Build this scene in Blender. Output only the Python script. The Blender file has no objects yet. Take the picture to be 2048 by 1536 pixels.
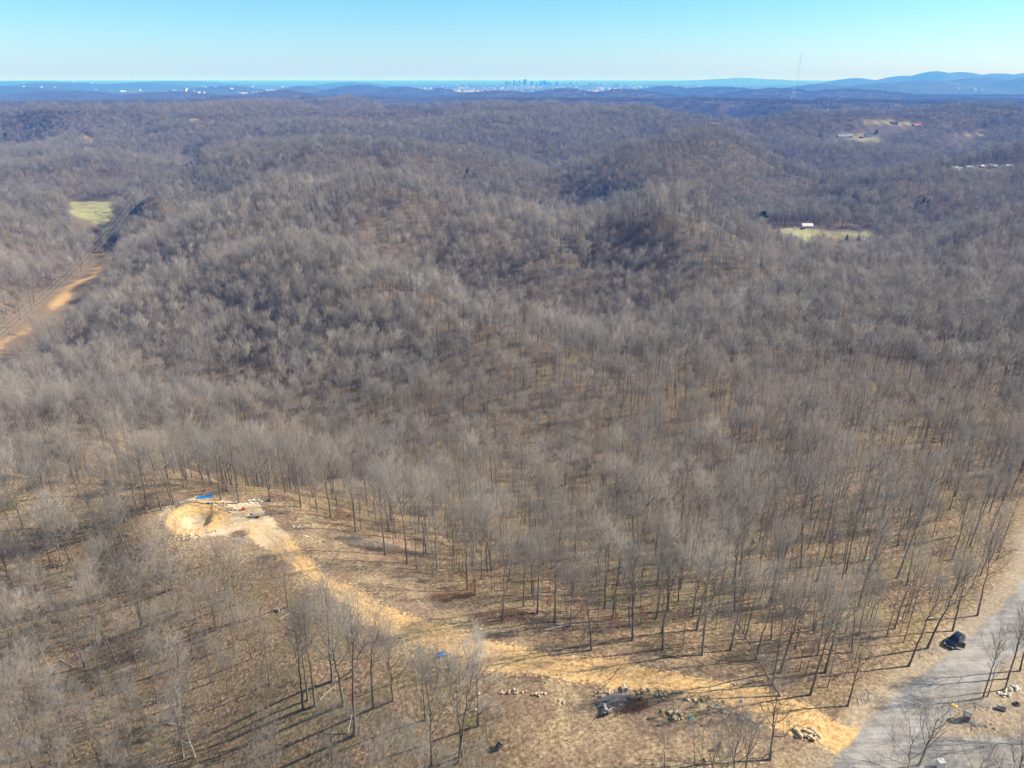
import bpy, bmesh, math, random
import numpy as np
from mathutils import Vector, Matrix
R = math.radians
random.seed(7); rng = np.random.default_rng(7)
SC = bpy.context.scene

# ------------------------------------------------------------------ camera, sky, sun
CAM_Z, PITCH, FPX = 90.0, R(23.2), 1420.0        # FPX: focal length in pixels of a 2048 px wide frame
cam_d = bpy.data.cameras.new('camera'); cam = bpy.data.objects.new('camera', cam_d); SC.collection.objects.link(cam)
cam.location = (0, 0, CAM_Z); cam.rotation_euler = (R(90) - PITCH, 0, 0)
cam_d.sensor_width = 36; cam_d.lens = FPX * 36 / 2048; cam_d.clip_start = 1; cam_d.clip_end = 300000
SC.camera = cam
SUN_EL, SUN_AZ = R(39.5), R(84)                     # azimuth clockwise from +Y (straight ahead)
W = bpy.data.worlds.new('World'); SC.world = W; W.use_nodes = True
wn = W.node_tree; bg = wn.nodes['Background']
sky = wn.nodes.new('ShaderNodeTexSky'); sky.sky_type = 'NISHITA'; sky.sun_disc = False
sky.sun_elevation = SUN_EL; sky.sun_rotation = SUN_AZ; sky.altitude = 300
sky.air_density = 1.0; sky.dust_density = 0.6; sky.ozone_density = 1.0
tint = wn.nodes.new('ShaderNodeMix'); tint.data_type = 'RGBA'; tint.blend_type = 'MULTIPLY'
tint.inputs['Factor'].default_value = 1
_tc = wn.nodes.new('ShaderNodeTexCoord'); _sx = wn.nodes.new('ShaderNodeSeparateXYZ'); _cr = wn.nodes.new('ShaderNodeValToRGB')
wn.links.new(_tc.outputs['Generated'], _sx.inputs[0]); wn.links.new(_sx.outputs[2], _cr.inputs[0]); wn.links.new(_cr.outputs[0], tint.inputs['B'])
_e = _cr.color_ramp.elements; _e.new(.03); _e.new(.09); _e.new(.3)      # clear winter sky: pale at the horizon, cyan higher up
for _i, (_p, _c) in enumerate(((0, (.64, .84, 1.38)), (.03, (.60, .86, 1.22)), (.09, (.45, .83, 1.08)), (.3, (.7, .9, 1)), (1, (1, 1, 1)))): _e[_i].position = _p; _e[_i].color = (*_c, 1)
wn.links.new(sky.outputs[0], tint.inputs['A']); wn.links.new(tint.outputs['Result'], bg.inputs[0]); bg.inputs[1].default_value = 0.09
sun_d = bpy.data.lights.new('sun', 'SUN'); sun_d.energy = 4.7; sun_d.angle = R(0.5); sun_d.color = (1.0, 0.95, 0.87)
sun = bpy.data.objects.new('sun', sun_d); SC.collection.objects.link(sun)
to_sun = Vector((math.sin(SUN_AZ) * math.cos(SUN_EL), math.cos(SUN_AZ) * math.cos(SUN_EL), math.sin(SUN_EL)))
sun.rotation_euler = to_sun.to_track_quat('Z', 'Y').to_euler(); sun.location = (200, 100, 300)
SC.view_settings.view_transform = 'Standard'; SC.view_settings.look = 'None'
SC.view_settings.exposure = 0.88; SC.view_settings.gamma = 1
SC.cycles.use_denoising = True; SC.cycles.max_bounces = 4; SC.cycles.diffuse_bounces = 2
SC.cycles.glossy_bounces = 2; SC.cycles.volume_bounces = 0; SC.cycles.transparent_max_bounces = 8
SC.cycles.caustics_reflective = False; SC.cycles.caustics_refractive = False

# ------------------------------------------------------------------ helpers: objects, tags
COL = SC.collection
def tag(o, label=None, cat=None, group=None, kind=None):
    if label: o['label'] = label
    if cat: o['category'] = cat
    if group: o['group'] = group
    if kind: o['kind'] = kind
    return o
def empty(name, loc=(0, 0, 0), rz=0, label=None, cat=None, group=None):
    o = bpy.data.objects.new(name, None); o.location = loc; o.rotation_euler = (0, 0, rz); o.empty_display_size = .5
    COL.objects.link(o); return tag(o, label, cat, group)
def link(name, me, parent=None):
    o = bpy.data.objects.new(name, me); COL.objects.link(o)
    if parent: o.parent = parent
    return o
def npmesh(name, V, F, mat, smooth=False):
    """V (n,3), F (m,k) arrays of one polygon size"""
    V = np.asarray(V, dtype=np.float32); F = np.asarray(F, dtype=np.int32)
    me = bpy.data.meshes.new(name); me.vertices.add(len(V)); me.vertices.foreach_set('co', V.ravel())
    k = F.shape[1]; me.loops.add(F.size); me.loops.foreach_set('vertex_index', F.ravel())
    me.polygons.add(len(F)); me.polygons.foreach_set('loop_start', np.arange(0, F.size, k, dtype=np.int32))
    me.polygons.foreach_set('loop_total', np.full(len(F), k, dtype=np.int32))
    if smooth: me.polygons.foreach_set('use_smooth', np.ones(len(F), dtype=bool))
    if mat: me.materials.append(mat)
    me.update(calc_edges=True); return me
class MB:
    """collects triangles and quads for one mesh"""
    def __init__(s): s.v = []; s.f = []
    def add(s, v, f):
        b = len(s.v); s.v += [tuple(p) for p in v]; s.f += [tuple(i + b for i in q) for q in f]
    def box(s, c, d, rz=0, M=None, taper=1.0):
        x, y, z = d[0] / 2, d[1] / 2, d[2] / 2; m = M or Matrix.Rotation(rz, 3, 'Z')
        pts = [m @ Vector((sx * x * (taper if sz > 0 else 1), sy * y * (taper if sz > 0 else 1), sz * z)) + Vector(c)
               for sz in (-1, 1) for sx, sy in ((-1, -1), (1, -1), (1, 1), (-1, 1))]
        s.add(pts, [(3, 2, 1, 0), (4, 5, 6, 7), (0, 1, 5, 4), (1, 2, 6, 5), (2, 3, 7, 6), (3, 0, 4, 7)])
    def tube(s, pts, rad, n=5, cap=True):
        pts = [Vector(p) for p in pts]; k = len(pts); rings = []
        for i, p in enumerate(pts):
            d = (pts[min(i + 1, k - 1)] - pts[max(i - 1, 0)]).normalized()
            a = d.orthogonal().normalized() if i == 0 else (a - d * a.dot(d)).normalized()
            b = d.cross(a); r = rad[i] if isinstance(rad, (list, tuple)) else rad
            rings.append([p + (a * math.cos(t) + b * math.sin(t)) * r for t in (2 * math.pi * j / n for j in range(n))])
        f = [(i * n + j, i * n + (j + 1) % n, (i + 1) * n + (j + 1) % n, (i + 1) * n + j) for i in range(k - 1) for j in range(n)]
        if cap: f += [tuple(range(n - 1, -1, -1)), tuple((k - 1) * n + j for j in range(n))]
        s.add([q for r_ in rings for q in r_], f)
    def prism(s, prof, w, axis='y'):
        """extrudes a profile in x,z by width w along y, centred"""
        n = len(prof); v = [(x, -w / 2, z) for x, z in prof] + [(x, w / 2, z) for x, z in prof]
        s.add(v, [tuple(range(n)), tuple(range(2 * n - 1, n - 1, -1))] + [(i, i + n, (i + 1) % n + n, (i + 1) % n) for i in range(n)])
    def mesh(s, name, mat, smooth=False):
        me = bpy.data.meshes.new(name); me.from_pydata(s.v, [], s.f)
        if mat: me.materials.append(mat)
        if smooth: me.polygons.foreach_set('use_smooth', [True] * len(me.polygons))
        me.update(); return me
    def build(s, name, mat, parent=None, smooth=False): return link(name, s.mesh(name, mat, smooth), parent)

# ------------------------------------------------------------------ noise
def _h(ix, iy, s):
    n = (ix.astype(np.int64) * 374761393 + iy.astype(np.int64) * 668265263 + s * 2147483647) & 0xFFFFFFFF
    n = ((n ^ (n >> 13)) * 1274126177) & 0xFFFFFFFF
    return ((n ^ (n >> 16)) & 0xFFFF) / 65535.0
def vnoise(x, y, s=0):
    ix = np.floor(x); iy = np.floor(y); fx = x - ix; fy = y - iy
    fx = fx * fx * fx * (fx * (fx * 6 - 15) + 10); fy = fy * fy * fy * (fy * (fy * 6 - 15) + 10)
    a = _h(ix, iy, s); b = _h(ix + 1, iy, s); c = _h(ix, iy + 1, s); d = _h(ix + 1, iy + 1, s)
    return (a + (b - a) * fx) * (1 - fy) + (c + (d - c) * fx) * fy
def fbm(x, y, s=0, o=4):
    t = 0; a = 1; n = 0
    for i in range(o):
        c, d = math.cos(i * 1.3), math.sin(i * 1.3)
        t = t + a * vnoise((x * c - y * d) * 2 ** i + 13.7 * i, (x * d + y * c) * 2 ** i, s + i); n += a; a *= .5
    return t / n
def ss(a, b, x):
    t = np.clip((x - a) / (b - a), 0, 1); return t * t * (3 - 2 * t)

# ------------------------------------------------------------------ terrain
SP, CP = math.sin(PITCH), math.cos(PITCH)
def ray(px, py):
    u, v = (px - 1024) / FPX, (py - 768) / FPX
    return np.array((u, CP - v * SP, -(SP + v * CP)))
def place(px, py, Z):
    d = ray(px, py); t = (CAM_Z - Z) / -d[2]; return d[0] * t, d[1] * t
def depth_pt(px, py, depth):
    d = ray(px, py) * depth; return d[0], d[1], CAM_Z + d[2]
def proj(x, y, z):
    dz = z - CAM_Z; dep = y * CP - dz * SP; up = y * SP + dz * CP
    dep = np.where(dep < 1e-3, 1e-3, dep)
    return 1024 + FPX * x / dep, 768 - FPX * up / dep, dep
CTRL = [  # frame x, frame y, ground height there
 (1640,1520,1),(1800,1400,1),(1950,1290,1),(2048,1180,1),(2048,1400,2),(1930,1440,1.5),(2048,1536,1.5),(2200,1300,2),(2150,1000,-6),
 (1450,1430,0),(1200,1450,-1.5),(1050,1500,-3),(1350,1350,-1),(1200,1330,-3),(1000,1290,-6),(900,1270,-8),(787,1400,-8),(700,1180,-14),
 (600,1120,-17),(500,1050,-21),(400,1030,-21.5),(1500,1650,0),(1000,1650,-4),(500,1650,-20),(0,1700,-32),(2048,1700,2),
 (340,995,-22),(560,985,-25),(150,950,-26),(0,930,-30),(-200,960,-36),(0,1200,-36),(0,1536,-34),(-300,1300,-45),(200,1300,-31),(400,1450,-23),
 (300,1150,-28),(600,1350,-14),(800,1536,-10),(150,1060,-28),
 (1100,1240,-6),(1300,1230,-6),(1200,1100,-20),(900,1120,-22),(1100,1020,-33),(760,1010,-34),(660,960,-42),
 (1060,955,-46),(850,890,-56),(650,850,-66),(400,815,-77),(100,790,-85),(-200,760,-88),
 (300,735,-74),(500,700,-68),(700,740,-60),(450,600,-56),(300,600,-66),(800,660,-50),(950,760,-46),(1200,820,-42),
 (600,510,-34),(720,525,-33),(850,585,-34),(1000,650,-36),(1120,700,-40),(1250,740,-43),(400,480,-46),
 (1350,640,-64),(1250,620,-66),(340,955,-40),(150,900,-44),(0,880,-48),(1350,600,-54),
 (1100,520,-46),(1250,520,-44),(900,470,-44),(600,430,-36),(450,430,-42),(350,520,-62),
 (730,380,-14),(560,378,-20),(1000,428,-36),(1140,462,-42),(1300,426,-11),(1400,437,-21),(1480,500,-58),(860,405,-30),
 (240,480,-88),(200,550,-88),(100,655,-88),(20,705,-88),(190,430,-90),(190,398,-88),(-150,760,-88),(210,515,-88),
 (0,450,-52),(60,560,-74),(0,610,-74),(60,410,-58),(-200,500,-30),(120,500,-80),
 (1300,1000,-28),(1600,560,-58),(1800,600,-50),(2000,620,-44),(1400,650,-50),(1500,720,-42),(1700,800,-34),(2000,760,-32),(1900,900,-24),
 (1500,900,-30),(1500,1020,-21),(1700,1060,-12),(1900,1100,-5),(1300,870,-40),(1500,1200,-4),(1700,1250,-1),(2200,800,-24),(2300,560,-30),
 (2048,480,-44),(2048,445,-32),(1930,478,-46),(1900,512,-64),(1780,520,-88),(1700,545,-82),(1700,512,-88),(1640,512,-86),(1577,478,-85),(1650,492,-86),(1720,468,-86),(1610,450,-85),(1560,515,-84),(1800,455,-84),
]
CTRL_D = [  # frame x, frame y, depth in metres
 (290,402,860),(380,345,1250),(150,345,1200),(100,300,1500),(0,330,1350),(250,300,1700),(500,300,1300),(600,335,1080),
 (1150,420,1068),(1050,383,1080),(1150,340,1110),(1250,306,1150),(1330,286,1200),(1450,280,1250),(1550,328,1180),(1620,400,1090),
 (700,300,1200),(850,315,1200),(1000,335,1180),(1250,262,1850),(900,268,1700),(600,262,1800),(300,260,2000),(0,265,2100),(1725,278,1750),(1600,300,1600),
 (1750,450,930),(1650,428,1040),(1900,328,1120),(1800,360,1060),(1720,396,1020),(1650,372,1320),(2048,298,1150),(1950,322,1130),(1850,425,940),(1950,410,960),(1700,380,1200),(1700,305,1550),(1500,262,2000),(1780,248,2300),(1950,265,2000),
 (2300,330,1300),(-300,300,1500),(2048,390,1000)]
HID = [  # frame x, depth, height: hollows hidden behind the crests
 (340,262,-52),(150,272,-58),(0,285,-64),(560,268,-56),(660,300,-68),
 (780,570,-66),(900,530,-78),(1000,490,-82),(1100,465,-80),(1200,455,-78),(1280,470,-66),(640,620,-64),
 (730,890,-86),(560,920,-90),(420,960,-90),(860,850,-90),(1000,800,-92),(1140,830,-96),(1300,770,-94),(1400,770,-94),(1100,960,-95),(1250,980,-90),
 (1250,1340,-82),(1400,1440,-88),(1150,1250,-82),(1550,1340,-86),(1900,1330,-82),(2048,1380,-82),(1750,1300,-86),
 (1400,1750,-92),(1200,1600,-90),(700,1500,-90),(900,1480,-88),(500,1600,-90),(1000,1500,-85),(1900,1600,-92),(2048,850,-82),(1950,830,-84),(1150,1400,-88),
]
_c = [(*place(a, b, z), z) for a, b, z in CTRL] + [depth_pt(*q) for q in CTRL_D] + [((p_ - 1024) / FPX * d_, math.sqrt(max(1, d_ * d_ - (CAM_Z - z_) ** 2)), z_) for p_, d_, z_ in HID]
for az in (-60, -40, 40, 60):                     # behind and beside the camera
    for rr, z in ((20, -12), (60, -8)): _c.append((rr * math.sin(R(az)), rr * math.cos(R(az)), z if az < 0 else 0))
_c = np.array(_c)
def _uv(x, y):
    r = np.hypot(x, y); a = np.clip(np.arctan2(x, y), -.95, .95)
    return np.stack([a * 1.0, np.log(np.clip(r, 25, 3000))], -1)
_cu = _uv(_c[:, 0], _c[:, 1])
def _phi(d2): return np.sqrt(d2 + 0.0009)
_n = len(_c); _A = np.zeros((_n + 3, _n + 3))
_A[:_n, :_n] = _phi(((_cu[:, None] - _cu[None]) ** 2).sum(-1)) - 0.0015 * np.eye(_n)
_A[:_n, _n] = _A[_n, :_n] = 1; _A[:_n, _n + 1:] = _cu; _A[_n + 1:, :_n] = _cu.T
_w = np.linalg.solve(_A, np.concatenate([_c[:, 2], np.zeros(3)]))
HILLS = [  # far hills: frame x, frame y of the summit, depth, half-width in frame px, depth radius m
 (450,171,9500,90,900),(600,172,9000,60,700),(280,166,13000,120,1500),(120,166,12000,160,1500),(0,172,9000,160,1200),(720,172,8200,80,600),(800,176,7800,70,500),
 (350,187,6200,120,500),(130,186,6400,150,500),(560,185,5600,90,400),(460,197,4600,140,350),(880,178,7600,40,300),(1000,184,5800,110,350),(1130,182,6000,100,350),(1250,184,5900,120,350),
 (1330,174,8500,70,600),(1430,176,8000,120,500),(1560,180,6500,140,400),(1700,182,6300,160,500),(1850,172,9000,170,800),(2000,160,12000,180,1200),(1780,160,14000,110,900),
 (1870,144,14500,80,900),(1930,142,15000,70,900),(2000,144,14800,80,900),(2070,143,15000,90,1000),(1800,151,14900,70,800),(1720,156,15000,90,800),(2250,141,14500,130,1000),(1960,154,10500,110,600),(1850,160,10000,120,600),(2080,152,10000,110,600),(1760,166,9000,110,500),(1640,168,9500,100,500),(1480,156,30000,160,1500),(1110,169.5,18500,420,2600),
 (60,162,20000,200,2500),(-250,162,14000,200,2500),(350,162,19000,150,2000),(700,164,16000,90,900)]
_hw = []
for px, py, dep, hw, dr in HILLS:
    x, y, z = depth_pt(px, py, dep); _hw.append((x, y, z, hw / FPX * dep, dr))
def far_h(x, y, r):
    n1 = np.exp(-((2 * fbm(x / 1500, y / 1500, 3, 4) - 1) * 5.0) ** 2)
    n2 = fbm(x / 320, y / 320, 9, 3)
    h = -106 + (112 - 52 * ss(2600, 6000, r)) * n1 + (36 - 10 * ss(2600, 6000, r)) * (n2 - .5)
    amp = ss(14000, 7500, r) if False else 1 - ss(7000, 11000, r)
    n3 = fbm(x / 2600, y / 2600, 21, 3)
    flat = -88 + 30 * (n3 - .4) + 110 * ss(15000, 60000, r)
    h = flat + (h - flat) * amp
    for hx, hy, hz, wx, wy in _hw:
        g = np.exp(-(((x - hx) / wx) ** 2 + ((y - hy) / wy) ** 2))
        bump = hz + (n2 - .5) * 25 + (fbm(x / 1100, y / 1100, 51, 3) - .5) * 70 * (hy > 11500) * (hx > 4000)
        h = np.maximum(h, -95 + (bump + 95) * g)
    return h
def hraw(x, y):
    x = np.asarray(x, float); y = np.asarray(y, float); r = np.hypot(x, y)
    out = np.zeros(x.shape); nearm = r < 2600
    if nearm.any():
        xs, ys = x[nearm], y[nearm]; rs = r[nearm]; u = _uv(xs, ys); o = np.empty(len(xs))
        for i in range(0, len(xs), 40000):
            uu = u[i:i + 40000]; d2 = ((uu[:, None] - _cu[None]) ** 2).sum(-1)
            o[i:i + 40000] = _phi(d2) @ _w[:_n] + _w[_n] + uu @ _w[_n + 1:]
        o += (fbm(xs / 230, ys / 230, 5, 3) - .5) * 58 * ss(900, 1700, rs) + (fbm(xs / 90, ys / 90, 8, 3) - .5) * 20 * ss(260, 650, rs)
        o += (vnoise(xs / 14, ys / 14, 11) - .5) * 0.9
        out[nearm] = o
    m = r > 1600
    if m.any():
        f = far_h(x[m], y[m], r[m]); t = ss(1700, 2500, r[m]); out[m] = out[m] * (1 - t) + f * t
    return out
# flat features cut into the raw terrain
PAD_C = place(400, 1040, -21.5)
ROADP = [(1670,1620),(1725,1545),(1775,1484),(1848,1402),(1925,1338),(2005,1278),(2062,1215),(2102,1130),(2125,1040),(2145,960)]
def H(x, y):
    x = np.asarray(x, float); y = np.asarray(y, float); h = hraw(x, y)
    dx, dy = x - PAD_C[0], y - PAD_C[1]
    near = (np.abs(dx) < 40) & (np.abs(dy) < 40)
    if near.any():
        X, Y = dx[near], dy[near]; hh = h[near]
        wob = (fbm(X / 5, Y / 5, 31, 3) - .5)
        flat = 1 - ss(11, 27, np.hypot((X - 3) * .8, Y)); hh = hh * (1 - flat) + (-20.6) * flat
        d = np.hypot((X + .2) / 5.2, (Y + .5) / 5.6) + wob * .35
        hh = hh - 2.0 * (1 - ss(.30, .95, d)) + .9 * np.exp(-((d - 1.45) / .25) ** 2) * (1 - ss(-4, 5, X * .8 + Y * .2)) + (fbm(X / 1.3, Y / 1.3, 33, 3) - .5) * .7 * np.exp(-((d - 1.0) / .5) ** 2)
        h[near] = hh + wob * .5 * flat
    return h
def H1(x, y): return float(H(np.array([x]), np.array([y]))[0])
_ts = np.exp(np.linspace(math.log(60), math.log(60000), 5000))
def hit(px, py, offset=0.0):
    d = ray(px, py); P = d[None] * _ts[:, None]; z = CAM_Z + P[:, 2]; h = H(P[:, 0], P[:, 1]) + offset
    i = int(np.argmax(z < h))
    if not (z < h).any(): i = len(_ts) - 1
    if i > 0:
        a, b = z[i - 1] - h[i - 1], h[i] - z[i]; t = a / (a + b + 1e-9); q = P[i - 1] * (1 - t) + P[i] * t
    else: q = P[0]
    return Vector((q[0], q[1], CAM_Z + q[2] - offset))
def hits(l): return np.array([tuple(hit(a, b))[:2] for a, b in l])
def d_poly(x, y, poly):
    """signed distance to a polygon in the ground plane, negative inside"""
    d = np.full(x.shape, 1e9); ins = np.zeros(x.shape, bool); n = len(poly)
    for i in range(n):
        ax, ay = poly[i]; bx, by = poly[(i + 1) % n]; ex, ey = bx - ax, by - ay
        t = np.clip(((x - ax) * ex + (y - ay) * ey) / (ex * ex + ey * ey + 1e-9), 0, 1)
        d = np.minimum(d, np.hypot(x - ax - t * ex, y - ay - t * ey))
        c = ((ay > y) != (by > y)); xi = ax + (y - ay) / (by - ay if by != ay else 1e-9) * ex; ins ^= c & (x < xi)
    return np.where(ins, -d, d)
def d_line(x, y, line, w=None):
    """distance to a polyline minus its local half-width"""
    d = np.full(x.shape, 1e9)
    for i in range(len(line) - 1):
        ax, ay = line[i]; bx, by = line[i + 1]; ex, ey = bx - ax, by - ay
        t = np.clip(((x - ax) * ex + (y - ay) * ey) / (ex * ex + ey * ey + 1e-9), 0, 1)
        ww = 0 if w is None else w[i] + (w[i + 1] - w[i]) * t
        d = np.minimum(d, np.hypot(x - ax - t * ex, y - ay - t * ey) - ww)
    return d
ROAD = np.array([place(a, b, 1.2) for a, b in ROADP])
TRK = [(1690,1480,3),(1620,1440,3.0),(1540,1412,3.2),(1450,1385,2.6),(1330,1362,2.8),(1200,1345,3.0),(1080,1325,3.2),(980,1308,3.2),(880,1272,3.2),(790,1245,3.0),(720,1205,2.2),
       (660,1170,1.5),(620,1140,1.4),(590,1118,2.6),(550,1080,3.2),(515,1050,4)]
TRKP = hits([(a, b) for a, b, c in TRK]); TRKW = [c * 1.02 for a, b, c in TRK]
PADP = hits([(318,1030),(345,1008),(395,996),(450,1001),(515,1008),(532,1040),(556,1070),(556,1095),(530,1092),(498,1066),(440,1074),(380,1078),(338,1066)])
CLEAR = hits([(318,985),(480,992),(560,1005),(640,1035),(720,1070),(800,1120),(900,1185),(1010,1245),(1130,1290),(1300,1298),(1480,1325),(1620,1400),(1690,1430),(1850,1800),(1000,1800),(1010,1600),
              (1005,1500),(990,1430),(960,1370),(880,1340),(800,1318),(735,1290),(690,1240),(640,1215),(590,1175),(520,1130),(420,1110),(300,1075)])
SPARSE = hits([(480,1100),(620,1200),(800,1300),(1010,1370),(1030,1590),(610,1590),(560,1380),(540,1260),(420,1120)])
DRIVE = np.array([place(a, b, 1.2) for a, b in [(1800,1530),(1835,1482),(1880,1466),(1930,1462),(2000,1468),(2048,1474),(2160,1480),(2160,1640),(1700,1640)]])
VERGE = np.array([place(a, b, 1.2) for a, b in [(1880,1400),(1960,1330),(2048,1270),(2200,1180),(2300,1400),(2160,1480),(1990,1470),(1930,1462),(1870,1450)]])
PAST = hits([(138,401),(246,402),(232,430),(226,460),(222,492),(206,482),(198,455),(178,440),(152,436),(136,425)])
VFLOOR = hits([(232,500),(236,525),(212,545),(160,590),(110,632),(60,668),(10,708),(-60,745),(-60,715),(20,668),(80,625),(140,565),(190,530),(196,505)])
BARNF = hits([(1535,462),(1560,458),(1640,460),(1650,484),(1600,487),(1545,484),(1528,474)])
BARNG = hits([(1642,464),(1745,462),(1740,477),(1650,476)])
BARNH = hits([(1645,490),(1700,484),(1745,482),(1705,494),(1660,500)])
BROAD = hits([(1500,463),(1545,459),(1600,459),(1680,461),(1745,463),(1790,470)])
ROW1 = hits([(294,384),(312,390),(290,425),(262,455),(256,446),(280,408)])
ROW2 = hits([(366,312),(398,308),(404,330),(388,352),(362,350),(362,330)])
FARF = [hits(p) for p in ([(1678,272),(1700,268),(1755,271),(1762,282),(1720,284),(1690,280)],[(1710,247),(1790,242),(1850,246),(1800,250)],
        [(1900,268),(1975,267),(1975,271),(1900,272)],[(1895,336),(2020,331),(2022,336),(1905,342)])]
FARD = [hits(p) for p in ([(150,273),(172,271),(186,280),(184,288),(176,287),(170,277)],[(565,247),(590,246),(592,250),(566,250)],[(622,234),(640,234),(638,237),(622,237)],[(378,240),(398,236),(396,240),(380,243)],[(1422,244),(1436,243),(1436,246),(1422,247)])]

HOUSES = [  # frame x, y of the base, width m, depth m, wall height, roof colour, wall colour, turn, label
 (1577,478,19,9,3.6,'metal','wood',.05,'long barn with pale blue metal roof in the valley meadow'),(1585,485,5,4,2.4,'white','white',.3,'small white shed in front of the long barn'),
 (1613,455,13,8,2.8,'tan','white',.0,'pale roofed cottage behind the valley road'),(1683,274,22,10,4,'metal','white',.1,'long pale blue roofed farmhouse at left end of hilltop meadow'),
 (1699,273,15,9,4,'grey','white',-.2,'grey roofed house right of the pale blue farmhouse'),(1737,272,18,10,5,'dark','white',.0,'dark roofed white house on the hilltop meadow'),(1724,275,7,6,3,'red','red',.2,'small red shed on the hilltop meadow'),
 (1833,252,20,11,4,'red','wood',.1,'red roofed house on the far ridge top'),(1788,247,18,10,4,'dark','wood',.0,'brown house on the far ridge top left of the red roof'),(1909,338,12,8,3.4,'grey','white',.1,'small pale house at left of the ridge hamlet'),
 (1937,337,13,8,3.4,'grey','grey',-.1,'grey house second from left in the ridge hamlet'),(1963,335,9,7,3.2,'tan','wood',.3,'small tan shed in the middle of the ridge hamlet'),(1985,335,15,9,3.6,'grey','white',.0,'wide grey roofed house in the ridge hamlet'),
 (2016,334,14,9,3.8,'metal','white',.2,'blue roofed house at right end of the ridge hamlet'),(246,184,60,40,9,'white','white',.3,'white domed building on the far left hill')]
HXY = np.array([tuple(hit(a, b))[:2] for a, b, *_ in HOUSES])
# polar sheet, fine where the camera looks
az = np.concatenate([np.linspace(-180, -56, 45, endpoint=False), np.linspace(-56, 56, 760), np.linspace(56, 180, 46)[1:-1]]) * math.pi / 180
rr = np.concatenate([np.linspace(8, 55, 24, endpoint=False), np.exp(np.arange(math.log(55), math.log(320), .0052)), np.exp(np.arange(math.log(320), math.log(2600), .0095)),
                     np.exp(np.arange(math.log(2600), math.log(20000), .011)), np.exp(np.linspace(math.log(20000), math.log(90000), 40))])
A_, R_ = np.meshgrid(az, rr); GX = (R_ * np.sin(A_)).ravel(); GY = (R_ * np.cos(A_)).ravel(); GZ = H(GX, GY)
NA, NR = len(az), len(rr)
wob = (fbm(GX / 6, GY / 6, 41, 4) - .5)
near = R_.ravel() < 600
def sub(fn, msk, default=1e9):
    o = np.full(GX.shape, default); o[msk] = fn(GX[msk], GY[msk]); return o
dTrk = sub(lambda x, y: d_line(x, y, TRKP, TRKW), near) + wob * 4.5
dPad = sub(lambda x, y: d_poly(x, y, PADP), near) + wob * 3
dRoad = sub(lambda x, y: d_line(x, y, ROAD), near) - 3.5 + wob * 2.2
dDrive = sub(lambda x, y: d_poly(x, y, DRIVE), near) + wob * 2.2 + .6
dClear = sub(lambda x, y: d_poly(x, y, CLEAR), near) + wob * 6
dVerge = sub(lambda x, y: d_poly(x, y, VERGE), near) + wob * 4
midm = (R_.ravel() < 4000) & (R_.ravel() > 350)
ctr = sub(lambda x, y: d_line(x, y, TRKP), near); GZ -= .16 * (np.exp(-((ctr - .85) / .28) ** 2) * (fbm(GX / 9, GY / 9, 47, 2) > .38)) * (R_.ravel() < 240)
rc = sub(lambda x, y: d_line(x, y, ROAD), near); m_wear = np.exp(-((rc - 1.5) / .8) ** 2) * (rc < 60)
wm = (fbm(GX / 25, GY / 25, 43, 3) - .5)
dPast = sub(lambda x, y: d_poly(x, y, PAST), midm) + wm * 10
dVal = sub(lambda x, y: d_poly(x, y, VFLOOR), midm) + wm * 14
dBarn = sub(lambda x, y: np.minimum(np.minimum(d_poly(x, y, BARNF), d_poly(x, y, BARNG)), d_poly(x, y, BARNH)), midm) + wm * 8
dBroad = sub(lambda x, y: d_line(x, y, BROAD), midm) - 2.5
dRow = sub(lambda x, y: np.minimum(d_poly(x, y, ROW1), d_poly(x, y, ROW2)), midm) + wm * 8
dFF = sub(lambda x, y: np.min([d_poly(x, y, p) for p in FARF], 0), midm) + wm * 8
dFD = sub(lambda x, y: np.min([d_poly(x, y, p) for p in FARD], 0), midm) + wm * 8
ln = lambda d, w: 1 - ss(-w, w, d)
trkx = 1024 + FPX * GX / np.maximum(1, GY)        # only used to fade the ochre of the track into pale sand towards the pad
m_dirt = np.maximum.reduce([ln(dTrk, 2.2) * (.55 + .45 * ss(-.1, .2, wob + .05)), .8 * ln(dTrk + .5, 1.0), ln(dFD, 8), .62 * ln(dVal + 4, 7)])
padd = np.hypot(GX - PAD_C[0] - 3, GY - PAD_C[1])
m_dirt = m_dirt * (1 - .8 * (1 - ss(20, 34, padd)) * (R_.ravel() < 400))
dpit = np.hypot((GX - PAD_C[0] + .2) / 5.2, (GY - PAD_C[1] + .5) / 5.6) + wob * .5
m_dirt = np.maximum(m_dirt, (rA0 := (R_.ravel() < 400)) * np.exp(-((dpit - 1.15) / .45) ** 2))
m_sand = np.maximum(ln(dPad, 1.5), ln(dTrk, 1.6) * (1 - ss(20, 36, padd)))
m_road = np.maximum.reduce([ln(dRoad, .7), .9 * ln(dDrive, 1.2), ln(dBroad, 2)])
m_grass = np.maximum.reduce([ln(dPast, 6), ln(dBarn, 6), .9 * ln(dFF, 8), .22 * ln(dVal - 6, 12)])
m_shoulder = np.maximum.reduce([ln(dRoad - 3.0, 2.0), .75 * ln(dVerge, 3), .6 * ln(dDrive - 2, 2)])
m_clear = np.maximum.reduce([ln(dClear, 3), ln(dRow, 6)])
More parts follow.
